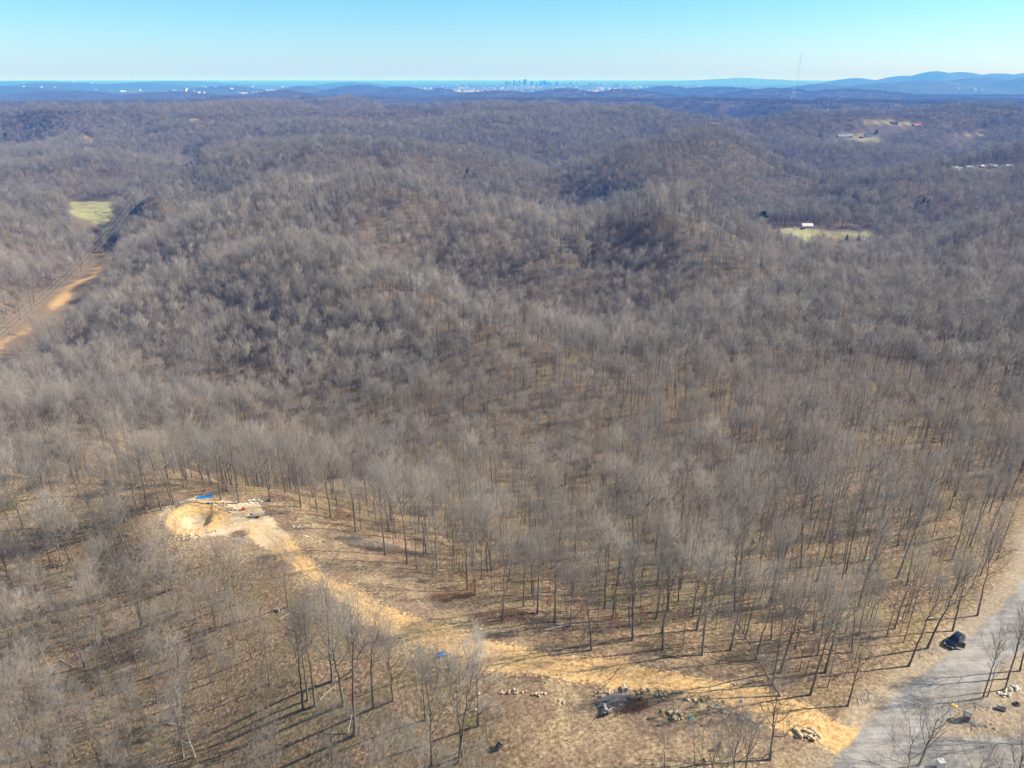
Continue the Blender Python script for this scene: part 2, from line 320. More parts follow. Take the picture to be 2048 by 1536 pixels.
# fields and clearings of the open country far behind
rA = R_.ravel(); fm = rA > 6500
ffld = np.zeros(GX.shape); ffld[fm] = ss(.63, .70, fbm(GX[fm] / 500, GY[fm] / 500, 61, 3)) * ss(6500, 9000, rA[fm]) * .6 * (1 - ss(-85, -70, GZ[fm]))
EXTRA = [(345,184,8000,26,160),(385,182,8300,20,200),(430,190,6900,12,60),(300,180,8600,20,90),(1150,175,10500,40,300)]
for px, py, dep, hw, dr in EXTRA:
    ex, ey, _ = depth_pt(px, py, dep); ffld = np.maximum(ffld, np.exp(-(((GX - ex) / (hw / FPX * dep)) ** 4 + ((GY - ey) / dr) ** 4)))
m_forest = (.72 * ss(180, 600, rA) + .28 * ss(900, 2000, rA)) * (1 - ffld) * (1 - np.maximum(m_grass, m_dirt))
idx = np.arange(NA * NR).reshape(NR, NA)
nxt = np.roll(idx, -1, axis=1)
F = np.stack([idx[:-1], idx[1:], nxt[1:], nxt[:-1]], -1).reshape(-1, 4)   # ring faces
# centre cap
V = np.stack([GX, GY, GZ], -1)
cls = np.zeros(len(V), int)
cls[(dTrk < 0) & (m_dirt + m_sand > .3)] = 1; cls[dPad < 0] = 2; cls[dDrive < 0] = 4; cls[(dRoad < 0) | (dBroad < 0)] = 3; cls[(dPast < 0) | (dBarn < 0)] = 5
fc = cls[F[:, 0]]
def nmat(name): 
    m = bpy.data.materials.new(name); m.use_nodes = True; return m, m.node_tree, m.node_tree.nodes['Principled BSDF']
def nd(nt, t, **k):
    n = nt.nodes.new(t)
    for a, b in k.items(): setattr(n, a, b)
    return n
def ramp(nt, src, stops):
    n = nt.nodes.new('ShaderNodeValToRGB'); e = n.color_ramp.elements
    while len(e) < len(stops): e.new(.5)
    for i, (p, c) in enumerate(stops): e[i].position = p; e[i].color = (*c, 1)
    nt.links.new(src, n.inputs[0]); return n.outputs[0]
def mixc(nt, f, a, b, mode='MIX'):
    n = nd(nt, 'ShaderNodeMix', data_type='RGBA', blend_type=mode)
    for s, v in ((n.inputs['Factor'], f), (n.inputs['A'], a), (n.inputs['B'], b)):
        if isinstance(v, (int, float)): s.default_value = v
        elif isinstance(v, tuple): s.default_value = (*v, 1)
        else: nt.links.new(v, s)
    return n.outputs['Result']
def noise(nt, vec, sc, det=5, rough=.6, dist=0):
    n = nd(nt, 'ShaderNodeTexNoise'); n.inputs['Scale'].default_value = sc; n.inputs['Detail'].default_value = det
    n.inputs['Roughness'].default_value = rough; n.inputs['Distortion'].default_value = dist
    if vec is not None: nt.links.new(vec, n.inputs['Vector'])
    return n.outputs[0]
def ground_material():
    m, nt, b = nmat('ground_litter'); g = nd(nt, 'ShaderNodeNewGeometry'); P = g.outputs['Position']
    a1 = nd(nt, 'ShaderNodeAttribute', attribute_name='m1'); a2 = nd(nt, 'ShaderNodeAttribute', attribute_name='m2')
    s1 = nd(nt, 'ShaderNodeSeparateColor'); s2 = nd(nt, 'ShaderNodeSeparateColor')
    nt.links.new(a1.outputs['Color'], s1.inputs[0]); nt.links.new(a2.outputs['Color'], s2.inputs[0])
    vl = nd(nt, 'ShaderNodeVectorMath', operation='LENGTH'); nt.links.new(P, vl.inputs[0]); mrf = nd(nt, 'ShaderNodeMapRange'); nt.links.new(vl.outputs['Value'], mrf.inputs[0]); mrf.inputs[1].default_value = 7500; mrf.inputs[2].default_value = 10500; mrf.inputs[4].default_value = .75; s1b = mrf.outputs[0]   # wooded plain beyond the last modelled trees, canopy shade put into the colour
    fine = noise(nt, P, 1.6, 8, .75); mid = noise(nt, P, .16, 6, .65, .4); big = noise(nt, P, .025, 5, .6); tiny = noise(nt, P, 9, 3, .7)
    lit = ramp(nt, fine, [(.34, (.035, .022, .013)), (.44, (.16, .10, .056)), (.54, (.33, .215, .125)), (.66, (.56, .42, .28))])
    grs = ramp(nt, fine, [(.3, (.08, .062, .03)), (.52, (.24, .185, .09)), (.72, (.42, .33, .18))])
    red = ramp(nt, fine, [(.3, (.09, .055, .034)), (.5, (.24, .155, .10)), (.7, (.40, .29, .20))])
    c = mixc(nt, ramp(nt, mid, [(.40, (0, 0, 0)), (.60, (.85, .85, .85))]), lit, grs)
    c = mixc(nt, ramp(nt, big, [(.48, (0, 0, 0)), (.62, (.4, .4, .4))]), c, red)
    clr = ramp(nt, fine, [(.34, (.08, .055, .03)), (.46, (.28, .20, .105)), (.56, (.43, .32, .18)), (.68, (.60, .47, .31))])
    clr2 = mixc(nt, ramp(nt, mid, [(.40, (0, 0, 0)), (.56, (.85, .85, .85))]), clr, red)
    a2a = nd(nt, 'ShaderNodeAttribute', attribute_name='m3'); s3 = nd(nt, 'ShaderNodeSeparateColor'); nt.links.new(a2a.outputs['Color'], s3.inputs[0])
    c = mixc(nt, s3.outputs[0], c, clr2)                                            # clearing
    sh = ramp(nt, fine, [(.3, (.20, .155, .10)), (.55, (.40, .31, .21)), (.78, (.58, .47, .34))])
    c = mixc(nt, s3.outputs[1], c, sh)                                              # shoulder
    pebble = ramp(nt, tiny, [(.62, (0, 0, 0)), (.70, (1, 1, 1))])
    dirt = ramp(nt, fine, [(.32, (.27, .145, .052)), (.47, (.60, .35, .135)), (.64, (.76, .53, .27))])
    dirt = mixc(nt, pebble, dirt, (.72, .60, .42))
    def thr(maskout, lo, hi):
        mm = nd(nt, 'ShaderNodeMath', operation='ADD'); nt.links.new(maskout, mm.inputs[0])
        sb = nd(nt, 'ShaderNodeMath', operation='MULTIPLY_ADD'); nt.links.new(fine, sb.inputs[0]); sb.inputs[1].default_value = 2.0; sb.inputs[2].default_value = -1.0
        nt.links.new(sb.outputs[0], mm.inputs[1]); mr = nd(nt, 'ShaderNodeMapRange', interpolation_type='SMOOTHSTEP'); nt.links.new(mm.outputs[0], mr.inputs[0])
        mr.inputs[1].default_value = lo; mr.inputs[2].default_value = hi; return mr.outputs[0]
    sand = ramp(nt, mid, [(.36, (.48, .31, .14)), (.5, (.62, .46, .25)), (.64, (.72, .58, .38))])
    sand = mixc(nt, .5, sand, ramp(nt, fine, [(.3, (.34, .22, .11)), (.7, (.68, .56, .39))]))
    c = mixc(nt, thr(s1.outputs[1], .3, .7), c, sand)
    c = mixc(nt, thr(s1.outputs[0], .12, .6), c, dirt)
    rd = ramp(nt, noise(nt, P, .5, 6, .7), [(.28, (.20, .18, .155)), (.5, (.33, .30, .26)), (.72, (.45, .415, .365))])
    rd = mixc(nt, ramp(nt, tiny, [(.6, (0, 0, 0)), (.75, (.5, .5, .5))]), rd, (.50, .48, .45))
    wr = nd(nt, 'ShaderNodeMath', operation='MULTIPLY'); nt.links.new(s3.outputs[2], wr.inputs[0]); wr.inputs[1].default_value = .45
    rd = mixc(nt, wr.outputs[0], rd, (.42, .395, .36))
    mpr = nd(nt, 'ShaderNodeMapping'); mpr.inputs['Rotation'].default_value = (0, 0, -math.atan2(ROAD[5][1] - ROAD[1][1], ROAD[5][0] - ROAD[1][0])); mpr.inputs['Scale'].default_value = (.07, .8, 1); nt.links.new(P, mpr.inputs[0])
    rd = mixc(nt, ramp(nt, noise(nt, mpr.outputs[0], 1.2, 6, .7), [(.46, (0, 0, 0)), (.66, (.6, .6, .6))]), rd, (.15, .135, .12))
    rd = mixc(nt, ramp(nt, noise(nt, P, .35, 7, .75), [(.56, (0, 0, 0)), (.68, (.6, .6, .6))]), rd, (.40, .32, .22))
    c = mixc(nt, thr(s1.outputs[2], .35, .65), c, rd)
    gr = ramp(nt, noise(nt, P, .05, 6, .7), [(.3, (.16, .155, .07)), (.5, (.27, .255, .12)), (.7, (.37, .34, .18))])
    c = mixc(nt, thr(s2.outputs[0], .3, .7), c, gr)
    ff = ramp(nt, noise(nt, P, .012, 8, .75), [(.3, (.045, .038, .032)), (.5, (.092, .074, .060)), (.7, (.165, .135, .11))])  # ground under distant woods, colour darkened for the shade among the crowns
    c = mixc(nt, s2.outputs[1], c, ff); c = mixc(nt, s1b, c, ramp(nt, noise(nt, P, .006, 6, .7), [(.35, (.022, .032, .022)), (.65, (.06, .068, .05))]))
    fld = ramp(nt, noise(nt, P, .004, 5, .7), [(.35, (.20, .19, .11)), (.5, (.38, .33, .24)), (.65, (.62, .55, .47))])
    c = mixc(nt, s2.outputs[2], c, fld)
    nt.links.new(c, b.inputs['Base Color']); b.inputs['Roughness'].default_value = .95; b.inputs['Specular IOR Level'].default_value = .15
    bp = nd(nt, 'ShaderNodeBump'); bp.inputs['Strength'].default_value = .8; bp.inputs['Distance'].default_value = .25
    nt.links.new(fine, bp.inputs['Height']); nt.links.new(bp.outputs[0], b.inputs['Normal'])
    return m
M_ground = ground_material()
def sheet(name, k):
    f = F[fc == k]; used = np.unique(f); mp = np.full(len(V), -1); mp[used] = np.arange(len(used))
    me = npmesh(name, V[used], mp[f][:, ::-1], M_ground, True)
    for nm, ch in (('m1', (m_dirt, m_sand, m_road)), ('m2', (m_grass, m_forest, ffld)), ('m3', (m_clear, m_shoulder, m_wear))):
        at = me.attributes.new(nm, 'FLOAT_COLOR', 'POINT'); a = np.ones((len(used), 4), np.float32)
        for j, q in enumerate(ch): a[:, j] = q[used]
        at.data.foreach_set('color', a.ravel())
    o = link(name, me); o['kind'] = 'structure'; return o
lab = {0: ('ground', 'leaf strewn forest floor and hills'), 1: ('dirt_track', 'ochre dirt track'), 2: ('dirt_pad', 'pale sandy building pad with a dug pit'), 3: ('road', 'grey road'),
       4: ('driveway', 'grey gravel driveway'), 5: ('pasture', 'green pasture')}
for k in range(6):
    o = sheet(lab[k][0], k); o['label'] = lab[k][1]
cap = npmesh('ground_patch', np.vstack([V[:NA], [[0, 0, float(V[:NA, 2].mean())]]]), np.array([(i, (i + 1) % NA, NA) for i in range(NA)]), M_ground, True)

co = link('ground', cap); co['kind'] = 'structure'; co['label'] = 'ground below the camera'

# ------------------------------------------------------------------ haze
def haze_box(density=1.2e-4):
    m = bpy.data.materials.new('haze_air'); m.use_nodes = True; nt = m.node_tree; nt.nodes.clear()
    o = nt.nodes.new('ShaderNodeOutputMaterial'); v = nt.nodes.new('ShaderNodeVolumePrincipled')
    v.inputs['Color'].default_value = (.04, .28, 1, 1); v.inputs['Absorption Color'].default_value = (1, 1, 1, 1); v.inputs['Density'].default_value = density; v.inputs['Anisotropy'].default_value = 0
    nt.links.new(v.outputs[0], o.inputs['Volume'])
    b = MB(); lo = float(GZ.min()) - 2; hi = 275.0; b.box((0, 0, (lo + hi) / 2), (190000, 190000, hi - lo)); o = b.build('haze', m); o['kind'] = 'stuff'; o['label'] = 'blue haze over the distant hills'
haze_box()

# ------------------------------------------------------------------ tree materials
def bark_mat(name, dark, light, varied=True):
    m, nt, b = nmat(name); tc = nd(nt, 'ShaderNodeTexCoord'); oi = nd(nt, 'ShaderNodeObjectInfo')
    mp = nd(nt, 'ShaderNodeMapping'); mp.inputs['Scale'].default_value = (3, 3, .6); nt.links.new(tc.outputs['Object'], mp.inputs[0])
    n = noise(nt, mp.outputs[0], 2.0, 5, .7); c = ramp(nt, n, [(.3, dark), (.7, light)])
    if varied:
        v = ramp(nt, oi.outputs['Random'], [(0, (.72, .70, .68)), (.3, (1, .94, .88)), (.55, (.82, .86, .88)), (.8, (1.12, 1.0, .88)), (.93, (1.2, 1.15, 1.08)), (1, (1.45, 1.42, 1.36))])
        c = mixc(nt, 1.0, c, v, 'MULTIPLY')
    nt.links.new(c, b.inputs['Base Color']); b.inputs['Roughness'].default_value = .9; b.inputs['Specular IOR Level'].default_value = .2
    return m
M_bark = bark_mat('bark', (.085, .072, .058), (.27, .24, .205))
M_twig = bark_mat('twigs', (.20, .18, .157), (.355, .328, .29))
M_paletwig = bark_mat('pale_twigs', (.30, .295, .25), (.50, .49, .43), False)
M_pale = bark_mat('dead_wood', (.34, .31, .28), (.62, .57, .52), False)
M_farbark = bark_mat('shaded_bark', (.075, .066, .056), (.19, .17, .148))  # darker copy of the bark, shade below the crowns put into its colour
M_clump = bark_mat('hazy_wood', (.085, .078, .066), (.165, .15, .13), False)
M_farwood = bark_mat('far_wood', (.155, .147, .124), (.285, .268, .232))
def leaf_mat(name, a, b_, c_):
    m, nt, b = nmat(name); tc = nd(nt, 'ShaderNodeTexCoord'); c = ramp(nt, noise(nt, tc.outputs['Object'], 1.3, 4, .7), [(.3, a), (.5, b_), (.72, c_)])
    nt.links.new(c, b.inputs['Base Color']); b.inputs['Roughness'].default_value = .7; return m
M_cedar = leaf_mat('cedar_foliage', (.018, .038, .014), (.045, .085, .03), (.085, .13, .045))
M_copper = leaf_mat('dry_leaves', (.20, .075, .03), (.36, .15, .06), (.50, .25, .12))

# ------------------------------------------------------------------ tree shapes
class TB:
    def __init__(s): s.v = []; s.f = []; s.n = 0
    def limb(s, pts, rad, n):
        """tapered tube of triangles; a zero end radius closes to a point"""
        base = s.n; k = len(pts); a = None
        for i in range(k):
            d = pts[min(i + 1, k - 1)] - pts[max(i - 1, 0)]; d = d / (np.linalg.norm(d) + 1e-9)
            if a is None:
                a = np.cross(d, (0.3, .9, .2)); a /= np.linalg.norm(a) + 1e-9
            b = np.cross(d, a)
            if i == k - 1 and rad[i] <= 0: s.v.append(pts[i]); s.n += 1
            else:
                for j in range(n):
                    t = 2 * math.pi * j / n; s.v.append(pts[i] + (a * math.cos(t) + b * math.sin(t)) * rad[i]); s.n += 1
        for i in range(k - 1):
            tip = i == k - 2 and rad[-1] <= 0
            for j in range(n):
                p, q = base + i * n + j, base + i * n + (j + 1) % n
                if tip: s.f.append((p, q, base + (k - 1) * n))
                else: s.f += [(p, q, q + n), (p, q + n, p + n)]
    def mesh(s, name, mat): return npmesh(name, s.v, s.f, mat)
def nrm(v): return v / (np.linalg.norm(v) + 1e-9)
def perp(d, ang, rnd):
    a = nrm(np.cross(d, rnd.normal(size=3))); return nrm(d * math.cos(ang) + a * math.sin(ang))
def gen_tree(seed, Ht, form='tall', lv=(11, 4, 5, 6), twr=.0072, spread=1.0, rf=1.0):
    """bare deciduous tree: returns trunk builder, crown builder"""
    rnd = np.random.default_rng(seed); T, C = TB(), TB(); up = np.array((0, 0, 1.))
    r0 = (Ht * .0085 + .02) * rf
    f0 = {'tall': .60, 'broad': .40, 'forked': .38, 'slender': .62, 'bush': .08}[form]
    n = 9; lean = rnd.normal(size=2) * .035; P = []; w = rnd.normal(size=(n + 1, 2)) * .007 * Ht
    topz = {'tall': .72, 'slender': .80}.get(form, .60)
    for i in range(n + 1):
        t = i / n; P.append(np.array((lean[0] * Ht * t + w[i, 0] * t, lean[1] * Ht * t + w[i, 1] * t, Ht * topz * t - (.4 if i == 0 else 0))))
    rad = [r0 * (1.35 if i == 0 else 1) * (1 - .82 * (i / n) ** 1.1) for i in range(n + 1)]
    T.limb(P, rad, 7)
    def along(t):
        q = t * n; i = min(int(q), n - 1); return P[i] + (P[i + 1] - P[i]) * (q - i), r0 * (1 - .82 * t ** 1.1)
    nb = lv[0]; ga = rnd.random() * 6
    for b in range(nb):
        t = (f0 + (1 - f0) * (b / (nb - 1)) ** .85) / 1.0
        t = min(t / 1.0 if form in ('bush', 'broad', 'forked') else t, 1.0)
        p, r = along(t); ga += 2.4 + rnd.normal() * .4
        rel = (t - f0) / (1 - f0 + 1e-6)
        ang = {'tall': 62, 'broad': 72, 'forked': 50, 'slender': 50, 'bush': 50}[form] * (1 - .78 * rel) + rnd.normal() * 6
        L = Ht * {'tall': .31, 'broad': .42, 'forked': .38, 'slender': .24, 'bush': .62}[form] * (1 - .18 * rel) * (.75 + .5 * rnd.random()) * spread ** .5
        a = R(ang) * min(1.25, spread); d = np.array((math.cos(ga) * math.sin(a), math.sin(ga) * math.sin(a), math.cos(a)))
        pts = [p]; dd = d
        for k in range(4):
            dd = nrm(dd + up * .16 + rnd.normal(size=3) * .13); pts.append(pts[-1] + dd * L / 4)
        br = min(r * .62, .02 * L + .02); T.limb(pts, [br, br * .8, br * .6, br * .42, br * .22], 4)
        for c in range(lv[1] + 1):
            u = .30 + .70 * (c + rnd.random() * .6) / (lv[1] + 1); q = u * 4; i = min(int(q), 3); p2 = pts[i] + (pts[i + 1] - pts[i]) * (q - i)
            d2 = perp(nrm(pts[i + 1] - pts[i]), R(22 + 30 * rnd.random()), rnd); d2 = nrm(d2 + up * .25); L2 = L * (.42 + .25 * rnd.random()) * (1.1 - .35 * u)
            m2 = p2 + d2 * L2 * .5 + rnd.normal(size=3) * .05 * L2; e2 = m2 + nrm(d2 + up * .22 + rnd.normal(size=3) * .15) * L2 * .5
            r2 = br * .46; (T if twr < .012 else C).limb([p2, m2, e2], [r2, r2 * .65, r2 * .3], 3)
            for e in range(lv[2]):
                u3 = .2 + .8 * (e + rnd.random()) / lv[2]; p3 = (p2 + (m2 - p2) * u3 * 2) if u3 < .5 else m2 + (e2 - m2) * (u3 * 2 - 1)
                d3 = nrm(perp(d2, R(20 + 35 * rnd.random()), rnd) + up * .3); L3 = L2 * (.34 + .3 * rnd.random()); e3 = p3 + d3 * L3
                C.limb([p3, e3], [max(r2 * .36, twr * 1.4), 0], 3)
                for g in range(lv[3]):
                    u4 = .15 + .8 * (g + rnd.random()) / lv[3]; p4 = p3 + (e3 - p3) * u4
                    d4 = nrm(perp(d3, R(22 + 38 * rnd.random()), rnd) + up * .28); L4 = L3 * (.45 + .4 * rnd.random())
                    C.limb([p4, p4 + d4 * L4], [twr, 0], 3)
    return T, C
FORMS = [('tall', 22, 'high rounded crown'), ('tall', 24, 'tall dense crown'), ('tall', 20, 'lopsided crown'), ('slender', 21, 'slim crown'), ('slender', 18, 'thin sparse crown'),
         ('broad', 19, 'broad spreading crown'), ('forked', 21, 'forked vase shaped crown'), ('broad', 14, 'low twiggy crown'), ('slender', 12, 'short wispy crown'), ('forked', 17, 'wide forked crown'), ('slender', 17, 'tiny crown, thin pole'), ('slender', 13, 'few twigs, thin pole')]
NEARM = []
for i, (fm_, h_, d_) in enumerate(FORMS):
    T, C = gen_tree(100 + i, h_, fm_, (13, 5, 4, 6) if h_ > 15 else (10, 4, 4, 6)) if i < 10 else gen_tree(100 + i, h_, fm_, (7, 3, 3, 4), .008, .6, .55)
    NEARM.append((T.mesh('trunk', M_bark), C.mesh('crown', M_twig), h_, d_))
def both(T, C, name, mt, mc):
    V_ = np.vstack([np.array(T.v), np.array(C.v)]); F_ = np.vstack([np.array(T.f), np.array(C.f) + len(T.v)])
    me = npmesh(name, V_, F_, mt); me.materials.append(mc); me.polygons.foreach_set('material_index', np.r_[np.zeros(len(T.f), np.int32), np.ones(len(C.f), np.int32)]); return me
src = bpy.data.collections.new('tree_sources')
def source(coll, name, me):
    o = bpy.data.objects.new(name, me); coll.objects.link(o); return o
n_src = 0
for i in range(10):                                # 0..9 detailed, for the first few hundred metres
    fm_, h_, _ = FORMS[i]; T, C = gen_tree(200 + i, h_, fm_, (12, 4, 5, 5), .010); source(src, 'bare_tree_%02d' % n_src, both(T, C, 'bare_tree', M_bark, M_twig)); n_src += 1
for i in range(8):                                 # 10..17 mid distance, fewer and stouter twigs
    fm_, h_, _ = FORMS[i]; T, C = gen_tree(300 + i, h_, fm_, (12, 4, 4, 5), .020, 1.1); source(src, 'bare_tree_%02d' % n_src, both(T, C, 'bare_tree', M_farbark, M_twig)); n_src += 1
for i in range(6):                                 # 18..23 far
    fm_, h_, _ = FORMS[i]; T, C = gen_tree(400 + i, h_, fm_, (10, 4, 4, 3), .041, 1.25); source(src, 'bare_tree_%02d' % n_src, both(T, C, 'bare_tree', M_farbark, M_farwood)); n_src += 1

for i in range(3):
    T, C = gen_tree(500 + i, (17, 13, 16)[i], 'slender', (7, 3, 3, 4) if i < 2 else (6, 3, 2, 3), (.009, .009, .017)[i], .6, .55); source(src, 'bare_tree_%02d' % n_src, both(T, C, 'bare_tree', M_bark, M_twig)); n_src += 1

def scatter_stuff(name, P, variant, rotz, scale, coll, label, tilt=None):
    """one object that instances the sources on points"""
    me = bpy.data.meshes.new(name); me.vertices.add(len(P)); me.vertices.foreach_set('co', np.asarray(P, np.float32).ravel())
    a = me.attributes.new('variant', 'INT', 'POINT'); a.data.foreach_set('value', np.asarray(variant, np.int32))
    a = me.attributes.new('turn', 'FLOAT_VECTOR', 'POINT'); r3 = np.zeros((len(P), 3), np.float32); r3[:, 2] = rotz
    if tilt is not None: r3[:, :2] = tilt
    a.data.foreach_set('vector', r3.ravel())
    a = me.attributes.new('size', 'FLOAT_VECTOR', 'POINT'); a.data.foreach_set('vector', np.asarray(scale, np.float32).ravel())
    o = link(name, me); o['kind'] = 'stuff'; o['label'] = label
    g = bpy.data.node_groups.new(name, 'GeometryNodeTree'); g.interface.new_socket('Geometry', in_out='INPUT', socket_type='NodeSocketGeometry'); g.interface.new_socket('Geometry', in_out='OUTPUT', socket_type='NodeSocketGeometry')
    N = g.nodes; gi = N.new('NodeGroupInput'); go = N.new('NodeGroupOutput'); ip = N.new('GeometryNodeInstanceOnPoints'); ci = N.new('GeometryNodeCollectionInfo')
    ci.inputs['Collection'].default_value = coll; ci.inputs['Separate Children'].default_value = True; ci.inputs['Reset Children'].default_value = True
    def at(nm, ty):
        q = N.new('GeometryNodeInputNamedAttribute'); q.data_type = ty; q.inputs['Name'].default_value = nm; return [s for s in q.outputs if s.enabled and s.name == 'Attribute'][0]
    er = N.new('FunctionNodeEulerToRotation'); g.links.new(at('turn', 'FLOAT_VECTOR'), er.inputs[0])
    g.links.new(gi.outputs[0], ip.inputs['Points']); g.links.new(ci.outputs[0], ip.inputs['Instance']); ip.inputs['Pick Instance'].default_value = True
    g.links.new(at('variant', 'INT'), ip.inputs['Instance Index']); g.links.new(er.outputs[0], ip.inputs['Rotation']); g.links.new(at('size', 'FLOAT_VECTOR'), ip.inputs['Scale'])
    g.links.new(ip.outputs[0], go.inputs[0]); md = o.modifiers.new('scatter', 'NODES'); md.node_group = g; return o

# ------------------------------------------------------------------ where trees stand
HERO = [  # frame x, y of the foot, frame y of the top, variant, note
 (1085,990,880,5,'pale broad bushy tree in the hollow below the centre of the wood'),(1125,1004,900,7,'low pale bushy tree right of the broad one in the hollow'),(1058,978,893,9,'pale bushy tree left of the broad one in the hollow'),(945,918,830,5,'pale spreading crown in the hollow left of the bushy trees'),
 (787,1402,1205,6,'tree with a Y shaped fork standing alone at the edge of the track'),(746,1416,1205,0,'slim straight tree just left of the lone forked tree'),
 (709,1470,1172,3,'very tall slim trunk in the cluster left of the track'),(688,1410,1160,6,None),(664,1362,1140,3,None),(631,1412,1190,3,None),(616,1400,1215,4,None),(606,1418,1240,4,None),
 (925,1512,1270,6,'stout tree with two rising trunks at the bottom edge'),(916,1526,1285,2,None),(863,1532,1290,6,None),(957,1452,1270,4,'thin tree at the left edge of the open dry grass'),(975,1482,1390,8,'short leaning sapling beside the black drum'),
 (851,1440,1290,4,None),(442,1000,835,0,None),(478,1007,850,3,'straight single trunk on the rim behind the blue tarp'),(342,1000,850,1,None),(349,1010,862,0,'tallest tree at the left rim of the dirt pad'),(323,1020,880,3,None),(540,1003,860,3,None),
 (602,1014,850,1,None),(662,1035,870,1,None),(576,1215,1068,6,'vase shaped bare tree standing in front of the pad entrance'),(452,1200,1062,9,'dark crooked tree below the dirt pad'),
 (1965,1398,1236,4,'thin leaning trunk right of the road with a long shadow'),(1975,1393,1290,8,None),(2010,1380,1230,3,None),(2016,1358,1180,3,None),(2040,1342,1180,3,None),
 (1695,1412,1215,6,'dark forked tree at the wood edge by the road'),(1817,1332,1130,3,None),(1854,1297,1080,1,'thick trunk nearest behind the parked black car'),(1955,1231,1050,3,'last tree before the road bend'),(1905,1262,1090,4,None),
 (1540,1520,1290,6,'big forked tree at the foot of the dirt track'),(1490,1545,1400,9,None),(1462,1600,1365,6,'spreading bare tree left of the big forked tree at the bottom edge'),(1425,1640,1420,9,None),(1838,1530,1335,6,'bare tree with many fine branches over the road at the bottom'),(1812,1560,1390,7,None),(1930,1600,1440,7,'bushy bare tree top at the bottom right corner'),
 (1330,1545,1455,8,None),(1390,1525,1440,8,None),(1183,1300,1100,1,None),(1110,1245,1060,0,None),(1005,1240,1080,3,None),(1405,1310,1080,0,None),(1560,1345,1120,1,None),(1545,1370,1180,3,None),(1620,1390,1170,4,None),
 (1650,1345,1130,0,None),(1510,1320,1140,0,None),(1460,1300,1110,3,None),(1325,1300,1120,1,None),(1265,1280,1080,3,None),(875,1140,960,1,None),(815,1128,930,0,None),(770,1110,930,3,None),(935,1180,1010,0,None),
]
treeP = []   # x, y, variant(near), scale, roty, hero note, tilt
for px, py, ty, v, note in HERO:
    p = hit(px, py); r_ = ray(px, ty); hd = math.hypot(p.x, p.y); top = CAM_Z + r_[2] / math.hypot(r_[0], r_[1]) * hd
    ht = max(6, min(30, top - p.z)); treeP.append((p.x, p.y, p.z, v, ht / NEARM[v][2], random.random() * 6.28, note))
hero_xy = np.array([(t[0], t[1]) for t in treeP])

def ring_points(r0, r1, sp, half=R(44)):
    """jittered grid of trees in the wedge in front of the camera"""
    n = int(r1 * 2 / sp) + 2; gx, gy = np.meshgrid(np.arange(-n // 2, n // 2) * sp, np.arange(-3, int(r1 / sp) + 2) * sp)
    gx = gx.ravel() + rng.uniform(-.46, .46, gx.size) * sp; gy = gy.ravel() + rng.uniform(-.46, .46, gy.size) * sp
    r = np.hypot(gx, gy); a = np.abs(np.arctan2(gx, gy)); k = (r >= r0) & (r < r1) & ((a < half) | ((r < 260) & (np.abs(gx) < np.abs(gy) * math.tan(R(38)) + 42))) & (gy > 8)
    return gx[k], gy[k]
LEAN = hit(1560, 1392); SNAG = hit(390, 1514)
def keep(x, y):
    r = np.hypot(x, y); k = np.ones(x.shape, bool); n_ = r < 600
    if n_.any():
        X, Y = x[n_], y[n_]; q = (d_line(X, Y, TRKP, TRKW) > 3.5) & (d_poly(X, Y, PADP) > 2.5) & (d_line(X, Y, ROAD) > 8.5) & (d_poly(X, Y, DRIVE) > 2) & (d_poly(X, Y, CLEAR) > 0) & (d_poly(X, Y, VERGE) > 1)
        q &= (((X[:, None] - hero_xy[:, 0]) ** 2 + (Y[:, None] - hero_xy[:, 1]) ** 2).min(1) > 9)
        q &= ~((d_line(X, Y, TRKP, TRKW) < 16) & (vnoise(X / 6, Y / 6, 77) > .62) & (X < 0))
        q &= ~((d_poly(X, Y, SPARSE) < 0) & (rng.random(X.shape) < .82))
        k[n_] = q
    m_ = (r > 350) & (r < 3500)
    if m_.any():
        X, Y = x[m_], y[m_]; d = np.minimum.reduce([d_poly(X, Y, p) for p in [PAST, VFLOOR, BARNF, BARNG, BARNH, ROW1, ROW2] + FARF + FARD])
        q = (d > 4) & (d_line(X, Y, BROAD) > 9); rr0 = np.hypot(X, Y)
        for back in (18, 38, 58, 80, 105):                  # a tree would hide the field behind it: the open strips stay open
            X2, Y2 = X * (1 + back / rr0), Y * (1 + back / rr0); q &= np.minimum.reduce([d_poly(X2, Y2, p) for p in ([PAST, VFLOOR, BARNF, BARNG, BARNH, ROW1, ROW2] + FARF + FARD if back < 30 else [VFLOOR] + ([PAST] if back < 70 else []) + [BARNF, BARNG, BARNH] + FARF[:3])]) > 0
        for hx, hy in HXY:
            hr = math.hypot(hx, hy); q &= (np.hypot(X - hx, Y - hy) > 17) & (np.hypot(X - hx * (1 - 26 / hr), Y - hy * (1 - 26 / hr)) > 20)
        k[m_] &= q
    g = fbm(x / 40, y / 40, 71, 3); k &= rng.random(x.shape) < np.clip(1.0 - ss(.60, .75, g) * .45, .3, 1)
    return k
tx, ty_ = [], []
for r0, r1, sp in ((20, 520, 5.9), (520, 1100, 6.6), (1100, 2000, 8.0), (2000, 3600, 10.5)):
    x, y = ring_points(r0, r1, sp); k = keep(x, y); tx.append(x[k]); ty_.append(y[k])
npole0 = sum(map(len, tx)); x, y = ring_points(20, 520, 4.7); k = keep(x, y) & (rng.random(len(x)) < np.where(x > -20, .9, .28)); tx.append(x[k]); ty_.append(y[k])
tx = np.concatenate(tx); ty_ = np.concatenate(ty_); tz = H(tx, ty_); tr = np.hypot(tx, ty_)
vn = rng.choice(10, size=len(tx), p=[.13, .12, .12, .22, .14, .05, .07, .03, .07, .05])
